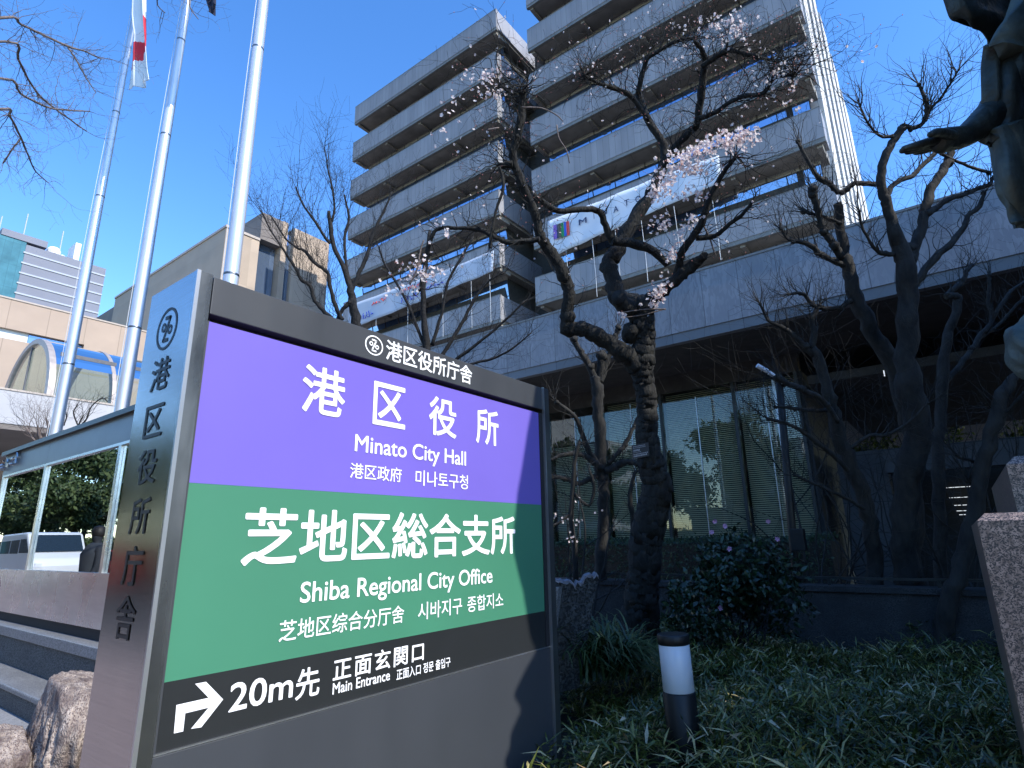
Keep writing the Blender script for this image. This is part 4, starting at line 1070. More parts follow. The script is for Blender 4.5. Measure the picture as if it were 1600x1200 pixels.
bare_tree('bare_tree', 'bare trunk with low reaching arms standing right of the pink flowered shrub', [
    ([(1372, 980, 30), (1366, 900, 28), (1362, 830, 26), (1350, 780, 26), (1328, 722, 26), (1310, 680, 25), (1300, 637, 22), (1294, 610, 20), (1280, 565, 18), (1268, 545, 16)], .2, .1),
    ([(1272, 555, 12), (1250, 535, 10), (1233, 518, 9), (1215, 508, 8), (1200, 500, 5), (1188, 475, 4)], .3, -.1),
    ([(1325, 735, 9), (1300, 710, 9), (1275, 690, 8), (1250, 672, 7), (1225, 660, 6), (1200, 655, 5)], .0, -.3),
    ([(1350, 795, 7), (1325, 780, 6), (1300, 768, 5), (1270, 755, 5), (1242, 742, 5)], .0, -.3),
    ([(1300, 640, 8), (1265, 642, 7), (1235, 637, 6), (1212, 636, 5)], .1, -.2),
    ([(1310, 660, 9), (1285, 625, 10), (1255, 610, 11), (1225, 597, 10), (1215, 590, 9)], .0, -.2),
    ([(1330, 700, 7), (1360, 680, 6), (1385, 680, 6), (1420, 660, 5), (1450, 630, 4)], -.1, -.3),
    ([(1268, 545, 10), (1272, 520, 12), (1268, 498, 10), (1280, 478, 7)], .3, 0)],
    M['bark_grey'], 6.0, [.15, .8, .8, .8, .8, .6, .6, .8], 39, group=G, wsc=.85)
bare_tree('bare_tree', 'slim grey bare tree with twisted arms in front of the blue reflecting glass', [
    ([(938, 905, 20), (940, 851, 18), (942, 800, 18), (943, 750, 18), (938, 728, 19), (937, 686, 18), (935, 640, 18), (934, 612, 18), (932, 588, 16)], 1.6, .1),
    ([(932, 592, 12), (918, 568, 11), (906, 548, 9), (897, 530, 8)], 1.7, 0),
    ([(934, 600, 13), (939, 575, 13), (940, 556, 12)], 1.7, 0),
    ([(936, 600, 12), (948, 565, 11), (957, 542, 9), (962, 528, 8), (966, 512, 7)], 1.7, 0),
    ([(938, 732, 12), (928, 722, 10), (915, 713, 9), (900, 709, 8), (878, 711, 6), (862, 718, 4)], 1.6, -.2),
    ([(932, 742, 9), (919, 750, 8), (899, 756, 8), (886, 748, 7), (862, 745, 6)], 1.6, -.1),
    ([(947, 735, 11), (962, 730, 11), (972, 723, 11), (984, 722, 9), (1000, 725, 8)], 1.6, -.1),
    ([(932, 724, 9), (920, 705, 9), (911, 684, 8), (904, 662, 7), (895, 648, 6), (870, 628, 5)], 1.6, -.2),
    ([(950, 724, 7), (964, 710, 7), (976, 695, 7), (988, 672, 6), (996, 655, 5)], 1.6, .1)],
    M['bark_grey'], 6.0, [.05, .9, .9, .9, .4, .35, .2, .5, .4], 41, group=G, twl=.5)
bare_tree('young_bare_tree', 'thin young tree with a few pale blossoms close behind the right edge of the sign', [
    ([(900, 905, 9), (898, 860, 8), (893, 800, 8), (896, 755, 7), (898, 720, 6), (905, 690, 5)], 1.0, 0),
    ([(893, 800, 6), (875, 815, 5), (862, 822, 3)], 1.0, 0),
    ([(896, 770, 6), (920, 790, 5), (928, 760, 5), (921, 735, 4)], 1.0, 0),
    ([(985, 880, 9), (990, 820, 8), (984, 780, 7), (990, 745, 6), (995, 735, 5)], 1.0, 0)],
    M['bark_grey'], 6.0, [.6], 43, twl=.4, knobs=False)
def thicket(name, label, px, dep, n, h, seed, m='bark_grey', spread=.22, r=.016):
    t = thing(name, label, 'tree', group='thin stemmed bare trees under the overhang'); rn = random.Random(seed)
    c = at(px, dep); c.z = .2
    for k in range(n):
        b = MB(); a = rn.uniform(0, 6.28); sp = rn.uniform(.03, spread)
        p = c + Vector((math.cos(a) * .08, math.sin(a) * .08, 0)); d = Vector((math.cos(a) * sp * 1.4, math.sin(a) * sp * 1.4, 1))
        twig(b, p, d, h * rn.uniform(.7, 1.1), r * rn.uniform(.7, 1.3), 3, rn, .22, .17, None, .16, .34, 6)
        b.build('stem', M[m], t, smooth=True)
    set_origin(t, c); return t
thicket('thin_bare_tree', 'clump of thin bare stems just right of the lamp post', (1300, 985), 6.6, 5, 2.9, 101)
thicket('thin_bare_tree', 'clump of thin bare stems directly left of the thick bare trunk', (1385, 975), 6.75, 5, 3.1, 102)
thicket('thin_bare_tree', 'clump of thin bare stems between the slender crooked tree and the leaning trunk', (1500, 965), 6.8, 5, 2.9, 103)
thicket('thin_bare_tree', 'clump of thin bare stems at the right edge behind the pedestal', (1590, 930), 6.7, 5, 3.0, 104)
thicket('thin_bare_tree', 'clump of thin bare stems close behind the right edge of the sign', (905, 950), 6.9, 4, 2.4, 105)
yb_m = MB(); rn = random.Random(9)
for (x, y, n_) in ((905, 783, 2), (868, 808, 4), (885, 812, 3), (902, 815, 5), (893, 842, 5), (890, 835, 2), (940, 800, 2)):
    for _ in range(n_):
        p = at((x + rn.gauss(0, 6), y + rn.gauss(0, 4)), 6.9); blossom(yb_m, p, rvec(rn) + (CAMPOS - p).normalized(), .017, rn)
yt = [o for o in bpy.data.objects if o.name == 'young_bare_tree'][0]
o = yb_m.build('blossoms', M['petal'], yt); o.matrix_parent_inverse = Matrix.Translation(-yt.location)

bare_tree('bare_tree', 'black bare tree with many fine upright twigs between the sign and the tan building', [
    ([(575, 640, 26), (566, 560, 22), (557, 505, 20), (550, 470, 17), (545, 440, 13), (532, 408, 10), (521, 384, 9), (516, 351, 9), (514, 330, 7)], 2.5, 0),
    ([(516, 381, 7), (506, 368, 6), (497, 353, 6), (486, 338, 5), (473, 318, 4), (462, 292, 3)], 2.5, -.2),
    ([(535, 500, 10), (524, 478, 9), (515, 445, 8), (511, 425, 8), (494, 413, 7), (477, 393, 7), (464, 387, 5), (446, 372, 4), (425, 340, 3)], 2.4, -.2),
    ([(545, 530, 10), (520, 500, 10), (500, 480, 9), (490, 466, 8), (485, 446, 8), (471, 438, 7), (463, 421, 6), (449, 400, 6), (436, 380, 4), (422, 358, 3), (408, 330, 3)], 2.4, -.3),
    ([(548, 470, 9), (533, 487, 8), (527, 500, 9)], 2.45, 0),
    ([(548, 460, 10), (562, 425, 9), (575, 395, 8), (585, 360, 7), (600, 330, 5), (612, 300, 4)], 2.5, .2),
    ([(545, 440, 8), (540, 405, 6), (538, 370, 6), (545, 340, 5), (538, 305, 4)], 2.5, .2),
    ([(516, 352, 6), (522, 330, 5), (520, 300, 4), (512, 262, 3), (508, 235, 2)], 2.5, 0)],
    M['bark_dark'], 6.2, [.1, .9, .9, .9, .4, 1.0, .9, .9], 45, twl=.75, up=.55, gn=.2, knobs=False, lvl=2, group=G, wsc=.72, tw_r=.005)
bare_tree('bare_tree', 'black bare tree with spreading fine branches rising behind the middle of the sign', [
    ([(680, 700, 30), (672, 620, 24), (668, 560, 20), (664, 510, 16), (661, 465, 13), (665, 410, 10), (672, 360, 8)], 2.0, 0),
    ([(676, 575, 12), (700, 540, 10), (722, 505, 9), (740, 470, 8), (762, 440, 6), (790, 425, 4)], 2.0, .1),
    ([(672, 560, 10), (655, 520, 8), (640, 480, 7), (618, 440, 6), (600, 410, 5), (592, 385, 4)], 2.0, 0),
    ([(680, 590, 10), (715, 560, 9), (755, 530, 7), (790, 500, 6), (820, 470, 4)], 1.9, -.2),
    ([(675, 540, 9), (690, 490, 8), (700, 440, 7), (722, 400, 6), (740, 370, 4)], 2.0, 0),
    ([(690, 580, 8), (730, 570, 7), (770, 560, 6), (800, 545, 5), (830, 520, 3)], 1.8, -.2)],
    M['bark_dark'], 6.2, [.3, 1.1, 1.1, 1.1, 1.1, 1.1], 47, twl=.6, up=.3, gn=.28, knobs=False, lvl=2, group=G, wsc=.62, tw_r=.005)
bare_tree('bare_tree', 'pale bare tree reaching fine twigs into the sky from beyond the left edge', [
    ([(-930, 1250, 50), (-900, 800, 44), (-870, 450, 40), (-830, 150, 30), (-780, -150, 22)], -2.6, .0),
    ([(-860, 380, 18), (-560, 180, 13), (-230, 70, 10), (0, 28, 7), (32, 38, 6), (62, 52, 6), (105, 72, 6), (132, 80, 4), (158, 92, 3)], -2.6, 3.2),
    ([(-865, 420, 18), (-520, 200, 12), (-200, 90, 9), (10, 65, 6), (28, 92, 6), (48, 130, 5), (68, 155, 5), (100, 180, 4), (135, 205, 3)], -2.6, 3.2),
    ([(-870, 480, 18), (-560, 260, 12), (-220, 150, 9), (0, 122, 6), (32, 146, 6), (72, 167, 5), (105, 172, 4), (140, 174, 3)], -2.6, 3.1),
    ([(-870, 520, 17), (-520, 280, 11), (-200, 190, 8), (0, 170, 6), (15, 182, 6), (32, 214, 5), (45, 245, 4), (56, 268, 3), (75, 285, 2)], -2.6, 3.2),
    ([(33, 215, 4), (18, 235, 4), (5, 255, 3)], .5, 0),
    ([(105, 72, 4), (120, 95, 4), (135, 122, 3), (150, 145, 2)], .5, 0),
    ([(-800, -60, 16), (-400, -180, 10), (0, -120, 7), (225, -30, 4), (246, 8, 3), (258, 20, 2)], -2.6, 3.2),
    ([(200, -50, 5), (285, -15, 4), (297, 12, 3), (310, 30, 2)], .6, 0)],
    M['bark_pale'], 7.2, [.0, .9, .9, .9, .9, .7, .7, .25, .25], 49, twl=.55, up=.0, gn=.3, knobs=False, lvl=3, group=G, tw_r=.0045, wsc=.6)
bare_tree('bare_shrub', 'small pale bare shrub poking up behind the notice board roof', [
    ([(70, 735, 7), (66, 700, 6), (62, 680, 5), (60, 668, 4)], 0, 0),
    ([(66, 700, 4), (52, 685, 3), (42, 670, 3)], 0, 0),
    ([(64, 690, 4), (76, 672, 3), (72, 655, 3)], 0, 0)], M['bark_pale'], 12.0, [1.2], 51, twl=.8, up=.4, gn=.25, knobs=False, lvl=2, tr_n=6)
bare_tree('bare_shrub', 'dark bare shrub against the white canopy wall between two flagpoles', [
    ([(118, 720, 3), (122, 690, 2.6), (124, 662, 2.4), (130, 650, 2)], 0, 0),
    ([(122, 668, 2.2), (135, 655, 2), (143, 635, 2), (160, 622, 1.8), (168, 628, 1.4)], 0, 0),
    ([(122, 665, 2.2), (115, 645, 2), (120, 635, 1.5)], 0, 0), ([(100, 665, 2), (104, 650, 1.8), (100, 640, 1.4)], 0, 0)], M['bark_grey'], 12.0, [.8], 53, twl=.5, up=.4, gn=.25, knobs=False, lvl=1, tr_n=6)

# ---- shrubs, hedge, grass clump
def leafy(b, c, r, n, L, Wd, rn, shell=.55, lo=-1.):
    k = 0
    while k < n:
        v = rvec(rn) * (shell + (1 - shell) * rn.random()) ** .7
        lump = .82 + .18 * math.sin(v.x * 7 + c[0] * 3) * math.sin(v.y * 6 + 1) + .12 * math.sin(v.z * 8 + v.x * 5)
        if v.z < lo: continue
        p = Vector((c[0] + v.x * r[0] * lump, c[1] + v.y * r[1] * lump, c[2] + v.z * r[2] * lump))
        leaf(b, p, rvec(rn) + v * .5, v + rvec(rn) * .6, L * rn.uniform(.6, 1.2), Wd * rn.uniform(.7, 1.2), .2); k += 1
rn = random.Random(61)
shrub = thing('flowering_shrub', 'dense dark green shrub with a few small pink flowers beside the lamp post', 'shrub')
c0 = at((1150, 900), 5.2); b = MB(); leafy(b, c0, (.40, .38, .42), 2400, .075, .034, rn, .45)
c1 = at((1092, 955), 5.0); leafy(b, c1, (.36, .36, .38), 1100, .07, .032, rn, .45)
c2 = at((1205, 925), 5.2); leafy(b, c2, (.36, .34, .46), 1100, .07, .032, rn, .45)
b.build('leaves', M['camellia'], shrub)
b = MB()
for k in range(9): twig(b, Vector((c0.x + rn.gauss(0, .08), c0.y + rn.gauss(0, .08), .2)), Vector((rn.gauss(0, .4), rn.gauss(0, .4), 1)), 1.1, .014, 1, rn, .5, .15)
b.build('stems', M['bark_dark'], shrub)
for (x, y) in ((1117, 815), (1133, 822), (1112, 832), (1140, 858), (1125, 950), (1200, 815), (1215, 842)):
    p = at((x, y), 4.78); b = MB()
    for _ in range(2): blossom(b, p + rvec(rn) * .004, (CAMPOS - p).normalized() + rvec(rn) * .4, .021, rn)
    b.build('flower', M['pink'], shrub)
set_origin(shrub, (c0.x, c0.y, .2))

lir = thing('grass_clump', 'clump of long dark arching grass blades beside the granite slab', 'plant')
b = MB(); c0 = at((935, 1010), 4.0)
for k in range(520):
    a = rn.uniform(0, 6.28); L = rn.uniform(.35, .75); p = c0 + Vector((rn.gauss(0, .13), rn.gauss(0, .13), -.16))
    d = Vector((math.cos(a) * .5 + .28, math.sin(a) * .5 + .1, 1.15)).normalized(); pr = None; seg = 7
    for q in range(seg + 1):
        t = q / seg; w = .0075 * (1 - t ** 2) + .0006; s_ = d.cross(Vector((0, 0, 1)))
        if s_.length < .05: s_ = Vector((1, 0, 0))
        s_.normalize(); pair = (len(b.v), len(b.v) + 1); b.v += [tuple(p - s_ * w), tuple(p + s_ * w)]
        if pr: b.f.append((pr[0], pr[1], pair[1], pair[0])); b.m.append(0)
        pr = pair; p = p + d * L / seg; d = (d + Vector((math.cos(a) * .14 + .05, math.sin(a) * .14, -.25))).normalized()
b.build('blades', M['liriope'], lir); set_origin(lir, (c0.x, c0.y, c0.z - .16))

hedge = thing('hedge', 'long dark clipped hedge along the foot of the lobby glass', 'hedge')
b = MB(); rn = random.Random(71)
for k in range(13000):
    x = rn.uniform(-16, -2.2); f = rn.random()
    y = 13.4 + 1.6 * rn.random(); z = rn.uniform(.2, 1.42)
    if f < .55: z = 1.42 + rn.gauss(0, .035) + .03 * math.sin(x * 2.3)
    else: y = 13.4 + rn.gauss(0, .04)
    leaf(b, Vector((x, y, z)), rvec(rn) + Vector((0, -.3, .3)), Vector((0, -.6, .8)) + rvec(rn) * .5, rn.uniform(.05, .1), rn.uniform(.025, .05), .2)
b.build('foliage', M['hedge'], hedge); box('hedge_core', M['soil'], hedge, -16, -2.2, 13.5, 15.0, .13, 1.36)
set_origin(hedge, (-9, 14.2, .13))

# low clumps near the wall, and garden trees seen through the passage
fern = thing('low_shrub', 'small low leafy plant in front of the retaining wall below the thick bare trunk', 'shrub')
b = MB(); c0 = at((1440, 985), 5.6); leafy(b, c0, (.26, .2, .13), 260, .14, .016, rn, .3, -.3); b.build('leaves', M['liriope'], fern); set_origin(fern, (c0.x, c0.y, c0.z - .1))
def round_tree(name, label, c, r, n, m, L, Wd, trunk_r, seed, group=None, trunk=True):
    t = thing(name, label, 'tree', group=group); rn = random.Random(seed); b = MB()
    for k in range(9):
        q = Vector((c[0] + rn.gauss(0, .42) * r[0], c[1] + rn.gauss(0, .42) * r[1], c[2] + rn.gauss(0, .4) * r[2]))
        s_ = rn.uniform(.35, .6); leafy(b, q, (r[0] * s_, r[1] * s_, r[2] * s_ * .7), n // 9, L, Wd, rn, .35)
    b.build('crown', m, t)
    tb2 = MB(); P = [Vector((c[0] + rn.gauss(0, .1), c[1], .0)), Vector((c[0] + rn.gauss(0, .2), c[1] + .1, c[2] * .45)), Vector((c[0] + rn.gauss(0, .25), c[1], c[2]))]
    tb2.tube(P, [trunk_r, trunk_r * .75, trunk_r * .45], 10)
    for k in range(4): twig(tb2, P[1] + (P[2] - P[1]) * rn.random(), rvec(rn, .5) + Vector((0, 0, .5)), r[0] * .7, trunk_r * .3, 1, rn, .2, .25, None, .3)
    tb2.build('trunk', M['bark_grey'], t); set_origin(t, (c[0], c[1], 0)); return t
round_tree('garden_tree', 'sunlit leafy garden tree seen through the passage left of the thick bare trunk', (-3.6, 29, 4.4), (2.4, 2.4, 2.4), 2200, M['garden_leaf'], .2, .11, .14, 81, 'leafy trees seen through the passage')
round_tree('garden_tree', 'leafy garden tree seen through the passage directly behind the slender crooked tree', (-.4, 31, 4.9), (2.4, 2.4, 2.6), 2200, M['garden_leaf'], .2, .11, .14, 83, 'leafy trees seen through the passage')
round_tree('garden_tree', 'leafy garden tree seen through the passage just left of the pedestal', (2.3, 29, 4.6), (2.2, 2.2, 2.3), 2000, M['garden_leaf'], .2, .11, .14, 85, 'leafy trees seen through the passage')

# granite slab leaning behind the sign
slab = thing('granite_slab', 'dark rough granite slab with pale chipped top edge behind the sign', 'stone')
tl, tr_, br, bl_ = at((868, 912), 3.75), at((936, 902), 3.85), at((905, 1075), 3.75), at((862, 1085), 3.7)
rn = random.Random(14); face = [bl_, br]
for k in range(17):
    t = k / 16; p = tr_.lerp(tl, t) + Vector((rn.uniform(-.006, .006), 0, rn.uniform(-.02, .02) + .02 * math.sin(t * 9))); face.append(p)
b = MB(); dpt = Vector((-.10, .14, .0)); b.prism(face, dpt)
slab_o = b.build('rough_face', M['granite_dark'], slab)
b = MB()
for k in range(2, len(face) - 1):
    a, c = face[k], face[k + 1]; o = Vector((.004, -.006, .004)); h0, h1 = (rn.uniform(.008, .03) for _ in range(2))
    b.prism([a + o, c + o, c + o - Vector((0, 0, h1)), a + o - Vector((0, 0, h0))], dpt * .98)
b.build('chipped_edge', M['granite_chip'], slab)
b = MB(); b.prism([tl + Vector((-.03, -.06, -.02)), tl + Vector((.035, -.02, -.02)), bl_ + Vector((.004, -.02, .05)), bl_ + Vector((-.03, -.05, 0))], (-.02, .1, 0)); b.build('sawn_face', M['granite_top'], slab)
set_origin(slab, (bl_.x, bl_.y, .3))

# ------------------------------------------------------------------ bollard lamp and lamp post
bol = thing('bollard_light', 'short round bollard light with white diffuser standing in the bamboo grass', 'bollard')
bp0 = at((1058, 1000), 3.0); bx, by = bp0.x, bp0.y; zt3 = bp0.z + .03; r_ = .081
rt = CM @ Vector((0, 0, 1)); lean = Vector((-.035, 0, 1)).normalized()
def cyl(name, m, z0, z1, prof_r, bev=.006):
    o = MB(); o.lathe((0, 0, 0), [(prof_r - bev, z0), (prof_r, z0 + bev), (prof_r, z1 - bev), (prof_r - bev, z1)], 40); ob = o.build(name, m, bol, smooth=False)
    for p in ob.data.polygons: p.use_smooth = len(p.vertices) == 4
    return ob
H = zt3 - .2
cyl('body', M['black_metal'], 0, H - .272, r_); cyl('diffuser', M['diffuser'], H - .2715, H - .052, r_ - .003, .002); cyl('cap', M['black_metal'], H - .0515, H, r_ + .001)
bol.location = (bx, by, .2); bol.rotation_euler = (0, R(-1.5), 0)

lpst = thing('lamp_post', 'slim black lamp post with tilted white tube head in front of the lobby glass', 'lamp post')
pb = at((1257, 985), 6.3); pt = at((1217, 588), 6.25)
pole_p = [Vector((pb.x, pb.y, .25)), Vector((pb.x, pb.y, pb.z + .7)), Vector((pt.x, pt.y, pt.z))]
b = MB(); b.tube(pole_p, [.048, .044, .036], 16); b.build('pole', M['black_metal'], lpst, smooth=True)
b = MB(); b.box(pb.x - .13, pb.x + .13, pb.y - .13, pb.y + .13, pb.z + .0, pb.z + .035); b.box(pb.x - .075, pb.x + .075, pb.y - .075, pb.y + .075, pb.z + .0355, pb.z + .42); b.build('base', M['black_metal'], lpst)
bxp = at((1246, 838), 6.2); b = MB(); b.box(bxp.x - .07, bxp.x + .07, bxp.y - .05, bxp.y + .07, bxp.z - .15, bxp.z + .08); b.build('junction_box', M['black_metal'], lpst, bevel=.008)
for p0, p1 in (((1183, 571), (1199, 580)), ((1201, 582), (1215, 589.5)), ((1219, 593), (1224, 597.5))):
    a, c = at(p0, 6.2), at(p1, 6.2); b = MB(); b.tube([a, c], [.024, .024], 12); b.build('lamp_tube', M['lamp_tube'], lpst)
b = MB(); a, c = at((1190, 580), 6.23), at((1228, 602), 6.23); b.tube([a, c], [.016, .03], 8); b.build('arm', M['black_metal'], lpst)
set_origin(lpst, (pb.x, pb.y, .25))

# ------------------------------------------------------------------ pedestal and bronze statue
ped = thing('statue_pedestal', 'brown speckled granite pedestal in two tiers at the right edge under the statue', 'pedestal')
def chamfer_block(x0, x1, y0, y1, z0, z1, c, name):
    b = MB(); i = 0
    b.v = [(x0, y0, z0), (x1, y0, z0), (x1, y1, z0), (x0, y1, z0), (x0, y0, z1 - c), (x1, y0, z1 - c), (x1, y1, z1 - c), (x0, y1, z1 - c), (x0 + c, y0 + c, z1), (x1 - c, y0 + c, z1), (x1 - c, y1 - c, z1), (x0 + c, y1 - c, z1)]
    b.f = [(3, 2, 1, 0), (0, 1, 5, 4), (1, 2, 6, 5), (2, 3, 7, 6), (3, 0, 4, 7), (4, 5, 9, 8), (5, 6, 10, 9), (6, 7, 11, 10), (7, 4, 8, 11), (8, 9, 10, 11)]; b.m = [0] * 10
    b.build(name, M['granite_brown'], ped)
chamfer_block(.036, 2.3, 2.42, 4.5, .1, 1.556, .024, 'lower_tier')
chamfer_block(.155, 2.1, 2.66, 4.1, 1.5565, 1.752, .028, 'upper_tier')
set_origin(ped, (1.15, 3.4, .1))

st = thing('bronze_statue', 'green patinated bronze figure in loose robe stretching one open hand over the planting bed', 'statue')
def skin_obj(name, verts, edges, radii, m, parent, sub=2):
    me = bpy.data.meshes.new(name); me.from_pydata([tuple(v) for v in verts], edges, []); me.materials.append(m)
    o = bpy.data.objects.new(name, me); COL.objects.link(o); o.parent = parent
    sk = o.modifiers.new('skin', 'SKIN'); sk.use_smooth_shade = True
    for d_, r in zip(me.skin_vertices[0].data, radii):
        d_.radius = (r, r) if not isinstance(r, tuple) else r
    me.skin_vertices[0].data[0].use_root = True
    if sub:
        ss = o.modifiers.new('sub', 'SUBSURF'); ss.levels = sub; ss.render_levels = sub
    return o
zf = 1.753
bc = Vector((1.16, 3.12, 0))
sh_ = at((1622, 40), 2.75); el_ = at((1562, 172), 2.68); wr_ = at((1506, 214), 2.55); kn_ = at((1462, 222), 2.46)
V_ = [Vector((bc.x, bc.y, 3.15)), Vector((bc.x, bc.y, 3.5)), Vector((bc.x - .02, bc.y - .02, 3.95)), Vector((bc.x - .04, bc.y - .03, 4.2)), Vector((bc.x - .08, bc.y - .05, 4.45)), Vector((bc.x - .08, bc.y - .05, 4.62)),
      sh_, el_, wr_, kn_,
      Vector((bc.x + .38, bc.y + .05, 4.0)), Vector((bc.x + .5, bc.y - .2, 3.55)), Vector((bc.x + .35, bc.y - .5, 3.35)),
      Vector((bc.x - .2, bc.y - .05, 3.0)), Vector((bc.x - .3, bc.y - .2, 2.4)), Vector((bc.x - .25, bc.y - .08, 1.85)),
      Vector((bc.x + .2, bc.y + .05, 3.0)), Vector((bc.x + .24, bc.y, 2.4)), Vector((bc.x + .22, bc.y + .1, 1.85))]
E_ = [(0, 1), (1, 2), (2, 3), (3, 4), (4, 5), (2, 6), (6, 7), (7, 8), (8, 9), (2, 10), (10, 11), (11, 12), (0, 13), (13, 14), (14, 15), (0, 16), (16, 17), (17, 18)]
R_ = [.27, .24, .27, .10, .17, .14, .115, .09, (.052, .042), (.06, .035), .13, .1, .06, .17, .13, .10, .17, .13, .10]
skin_obj('figure', V_, E_, R_, M['bronze'], st)
# hand: palm with four fingers and a thumb, each finger its own bent chain rooted in the palm
def finger(name, pts, rads):
    skin_obj(name, pts, [(k, k + 1) for k in range(len(pts) - 1)], rads, M['bronze'], st, 2)
for k, (base, mid, tip, ex) in enumerate((((1466, 219), (1436, 226), (1409, 233), 0), ((1464, 222), (1434, 230), (1406, 236.5), .035), ((1465, 225), (1438, 232.5), (1414, 238.5), .07), ((1468, 228), (1446, 234), (1428, 239), .10))):
    P = [at(base, 2.46 + ex), at(((base[0] + mid[0]) / 2, (base[1] + mid[1]) / 2 - .8), 2.44 + ex), at(mid, 2.42 + ex), at(tip, 2.40 + ex)]
    finger('finger', P, [.022, .0195, .0175, .012])
finger('thumb', [at((1492, 214), 2.49), at((1474, 208), 2.42), at((1462, 207), 2.38), at((1452, 211), 2.35)], [.026, .022, .019, .013])
# robe: unseen folded skirt, its outline shaped for the shadow on the sign, mantle over head, long sleeve hanging from the forearm
def robe_shadow_r(z, K=((1.7, .36), (2.6, .44), (2.95, .62), (3.13, .78), (3.3, .58), (3.47, .50), (3.62, .43), (3.76, .58), (3.99, .66), (4.25, .63), (4.75, .46), (5.1, .40), (5.35, .1))):
    for (z0, r0), (z1, r1) in zip(K, K[1:]):
        if z <= z1: return r0 + (r1 - r0) * max(0, (z - z0) / (z1 - z0))
    return K[-1][1]
b = MB(); nz, na = 60, 96
for j in range(nz + 1):
    t = j / nz; z = zf + (5.33 - zf) * t
    rr = .52 - .17 * t + .04 * math.sin(t * 5) if z < 4.4 else max(.08, .36 - (z - 4.4) * .28); ry = robe_shadow_r(z)
    for i in range(na):
        a = 2 * math.pi * i / na
        f = 1 + .09 * math.sin(a * 11 + 2.2 * t) * (1 - t * .5) + .05 * math.sin(a * 19 - t * 5 + 1) + .03 * math.sin(t * 23 + a * 3)
        b.v.append((bc.x + .1 + rr * f * math.cos(a) * 1.0, bc.y - .12 + ry * f * math.sin(a), z))
for j in range(nz):
    for i in range(na):
        a = j * na + i; c = j * na + (i + 1) % na; b.f.append((a, c, c + na, a + na)); b.m.append(0)
b.build('robe', M['bronze'], st, smooth=True)
def drape(name, outline, dep, thick, m, folds=9, amp=.035, seed=1):
    """hanging cloth: left and right edges traced top to bottom, depth waved into folds, given thickness"""
    lft, rgt = outline; b = MB(); n, mrow = 30, 36; rn = random.Random(seed); p0, p1 = rn.uniform(0, 6), rn.uniform(0, 6)
    def lp(P, t):
        t *= len(P) - 1; k = min(int(t), len(P) - 2); f = t - k
        p0_, p1_, p2_, p3_ = (Vector(P[max(0, k - 1)]), Vector(P[k]), Vector(P[k + 1]), Vector(P[min(len(P) - 1, k + 2)]))
        return .5 * ((2 * p1_) + (p2_ - p0_) * f + (2 * p0_ - 5 * p1_ + 4 * p2_ - p3_) * f * f + (3 * p1_ - p0_ - 3 * p2_ + p3_) * f ** 3)
    for j in range(mrow + 1):
        t = j / mrow; A, B = lp(lft, t), lp(rgt, t)
        for i in range(n + 1):
            u = i / n; x = A[0] + (B[0] - A[0]) * u; y = A[1] + (B[1] - A[1]) * u
            b.v.append(tuple(at((x, y), dep + .22 * u * u + amp * (math.sin(u * folds + p0 + t * 2.2) + .5 * math.sin(u * folds * 2.3 + p1 - t * 3) + .4 * math.sin(t * 9 + u * 4)))))
    for j in range(mrow):
        for i in range(n):
            a = j * (n + 1) + i; b.f.append((a, a + 1, a + n + 2, a + n + 1)); b.m.append(0)
    o = b.build(name, m, st, smooth=True); o.modifiers.new('thickness', 'SOLIDIFY').thickness = thick; o.modifiers['thickness'].offset = 0
    s2 = o.modifiers.new('sub', 'SUBSURF'); s2.levels = 2; s2.render_levels = 2
drape('sleeve', ([(1549, 70), (1545, 105), (1545, 150), (1540, 185), (1530, 205)], [(1660, 20), (1650, 100), (1650, 170), (1640, 230), (1600, 262)]), 2.62, .07, M['bronze'], 11, .04, 2)
drape('sleeve_fall', ([(1536, 205), (1549, 232), (1554, 265), (1562, 300), (1574, 330), (1583, 352)], [(1700, 150), (1705, 220), (1710, 280), (1712, 320), (1716, 345), (1722, 362)]), 2.58, .05, M['bronze_light'], 17, .042, 4)
drape('mantle', ([(1440, -110), (1478, -20), (1493, 22), (1522, 36), (1540, 58), (1551, 74)], [(1760, -120), (1760, -60), (1750, 10), (1740, 50), (1720, 80), (1690, 100)]), 2.9, .10, M['bronze'], 6, .05, 6)
drape('shoulder_cloth', ([(1600, -30), (1580, 15), (1556, 48), (1548, 66), (1553, 78)], [(1740, -40), (1740, 20), (1735, 60), (1720, 90), (1700, 110)]), 2.60, .08, M['bronze_light'], 8, .02, 8)
# rounded bundle at the hip
hb = at((1632, 545), 2.5); bmx = bmesh.new(); bmesh.ops.create_icosphere(bmx, subdivisions=4, radius=1)
for v in bmx.verts:
    q = v.co; f = 1 + .05 * math.sin(q.x * 9 + q.z * 4) + .04 * math.sin(q.y * 13 - q.z * 7)
    v.co = Vector((hb.x + q.x * .135 * f, hb.y + q.y * .15 * f, hb.z + q.z * .16 * f))
me = bpy.data.meshes.new('bundle'); bmx.to_mesh(me); bmx.free(); me.materials.append(M['bronze_light']); me.polygons.foreach_set("use_smooth", [True] * len(me.polygons))
o = bpy.data.objects.new('bundle', me); COL.objects.link(o); o.parent = st
set_origin(st, (bc.x, bc.y, zf))

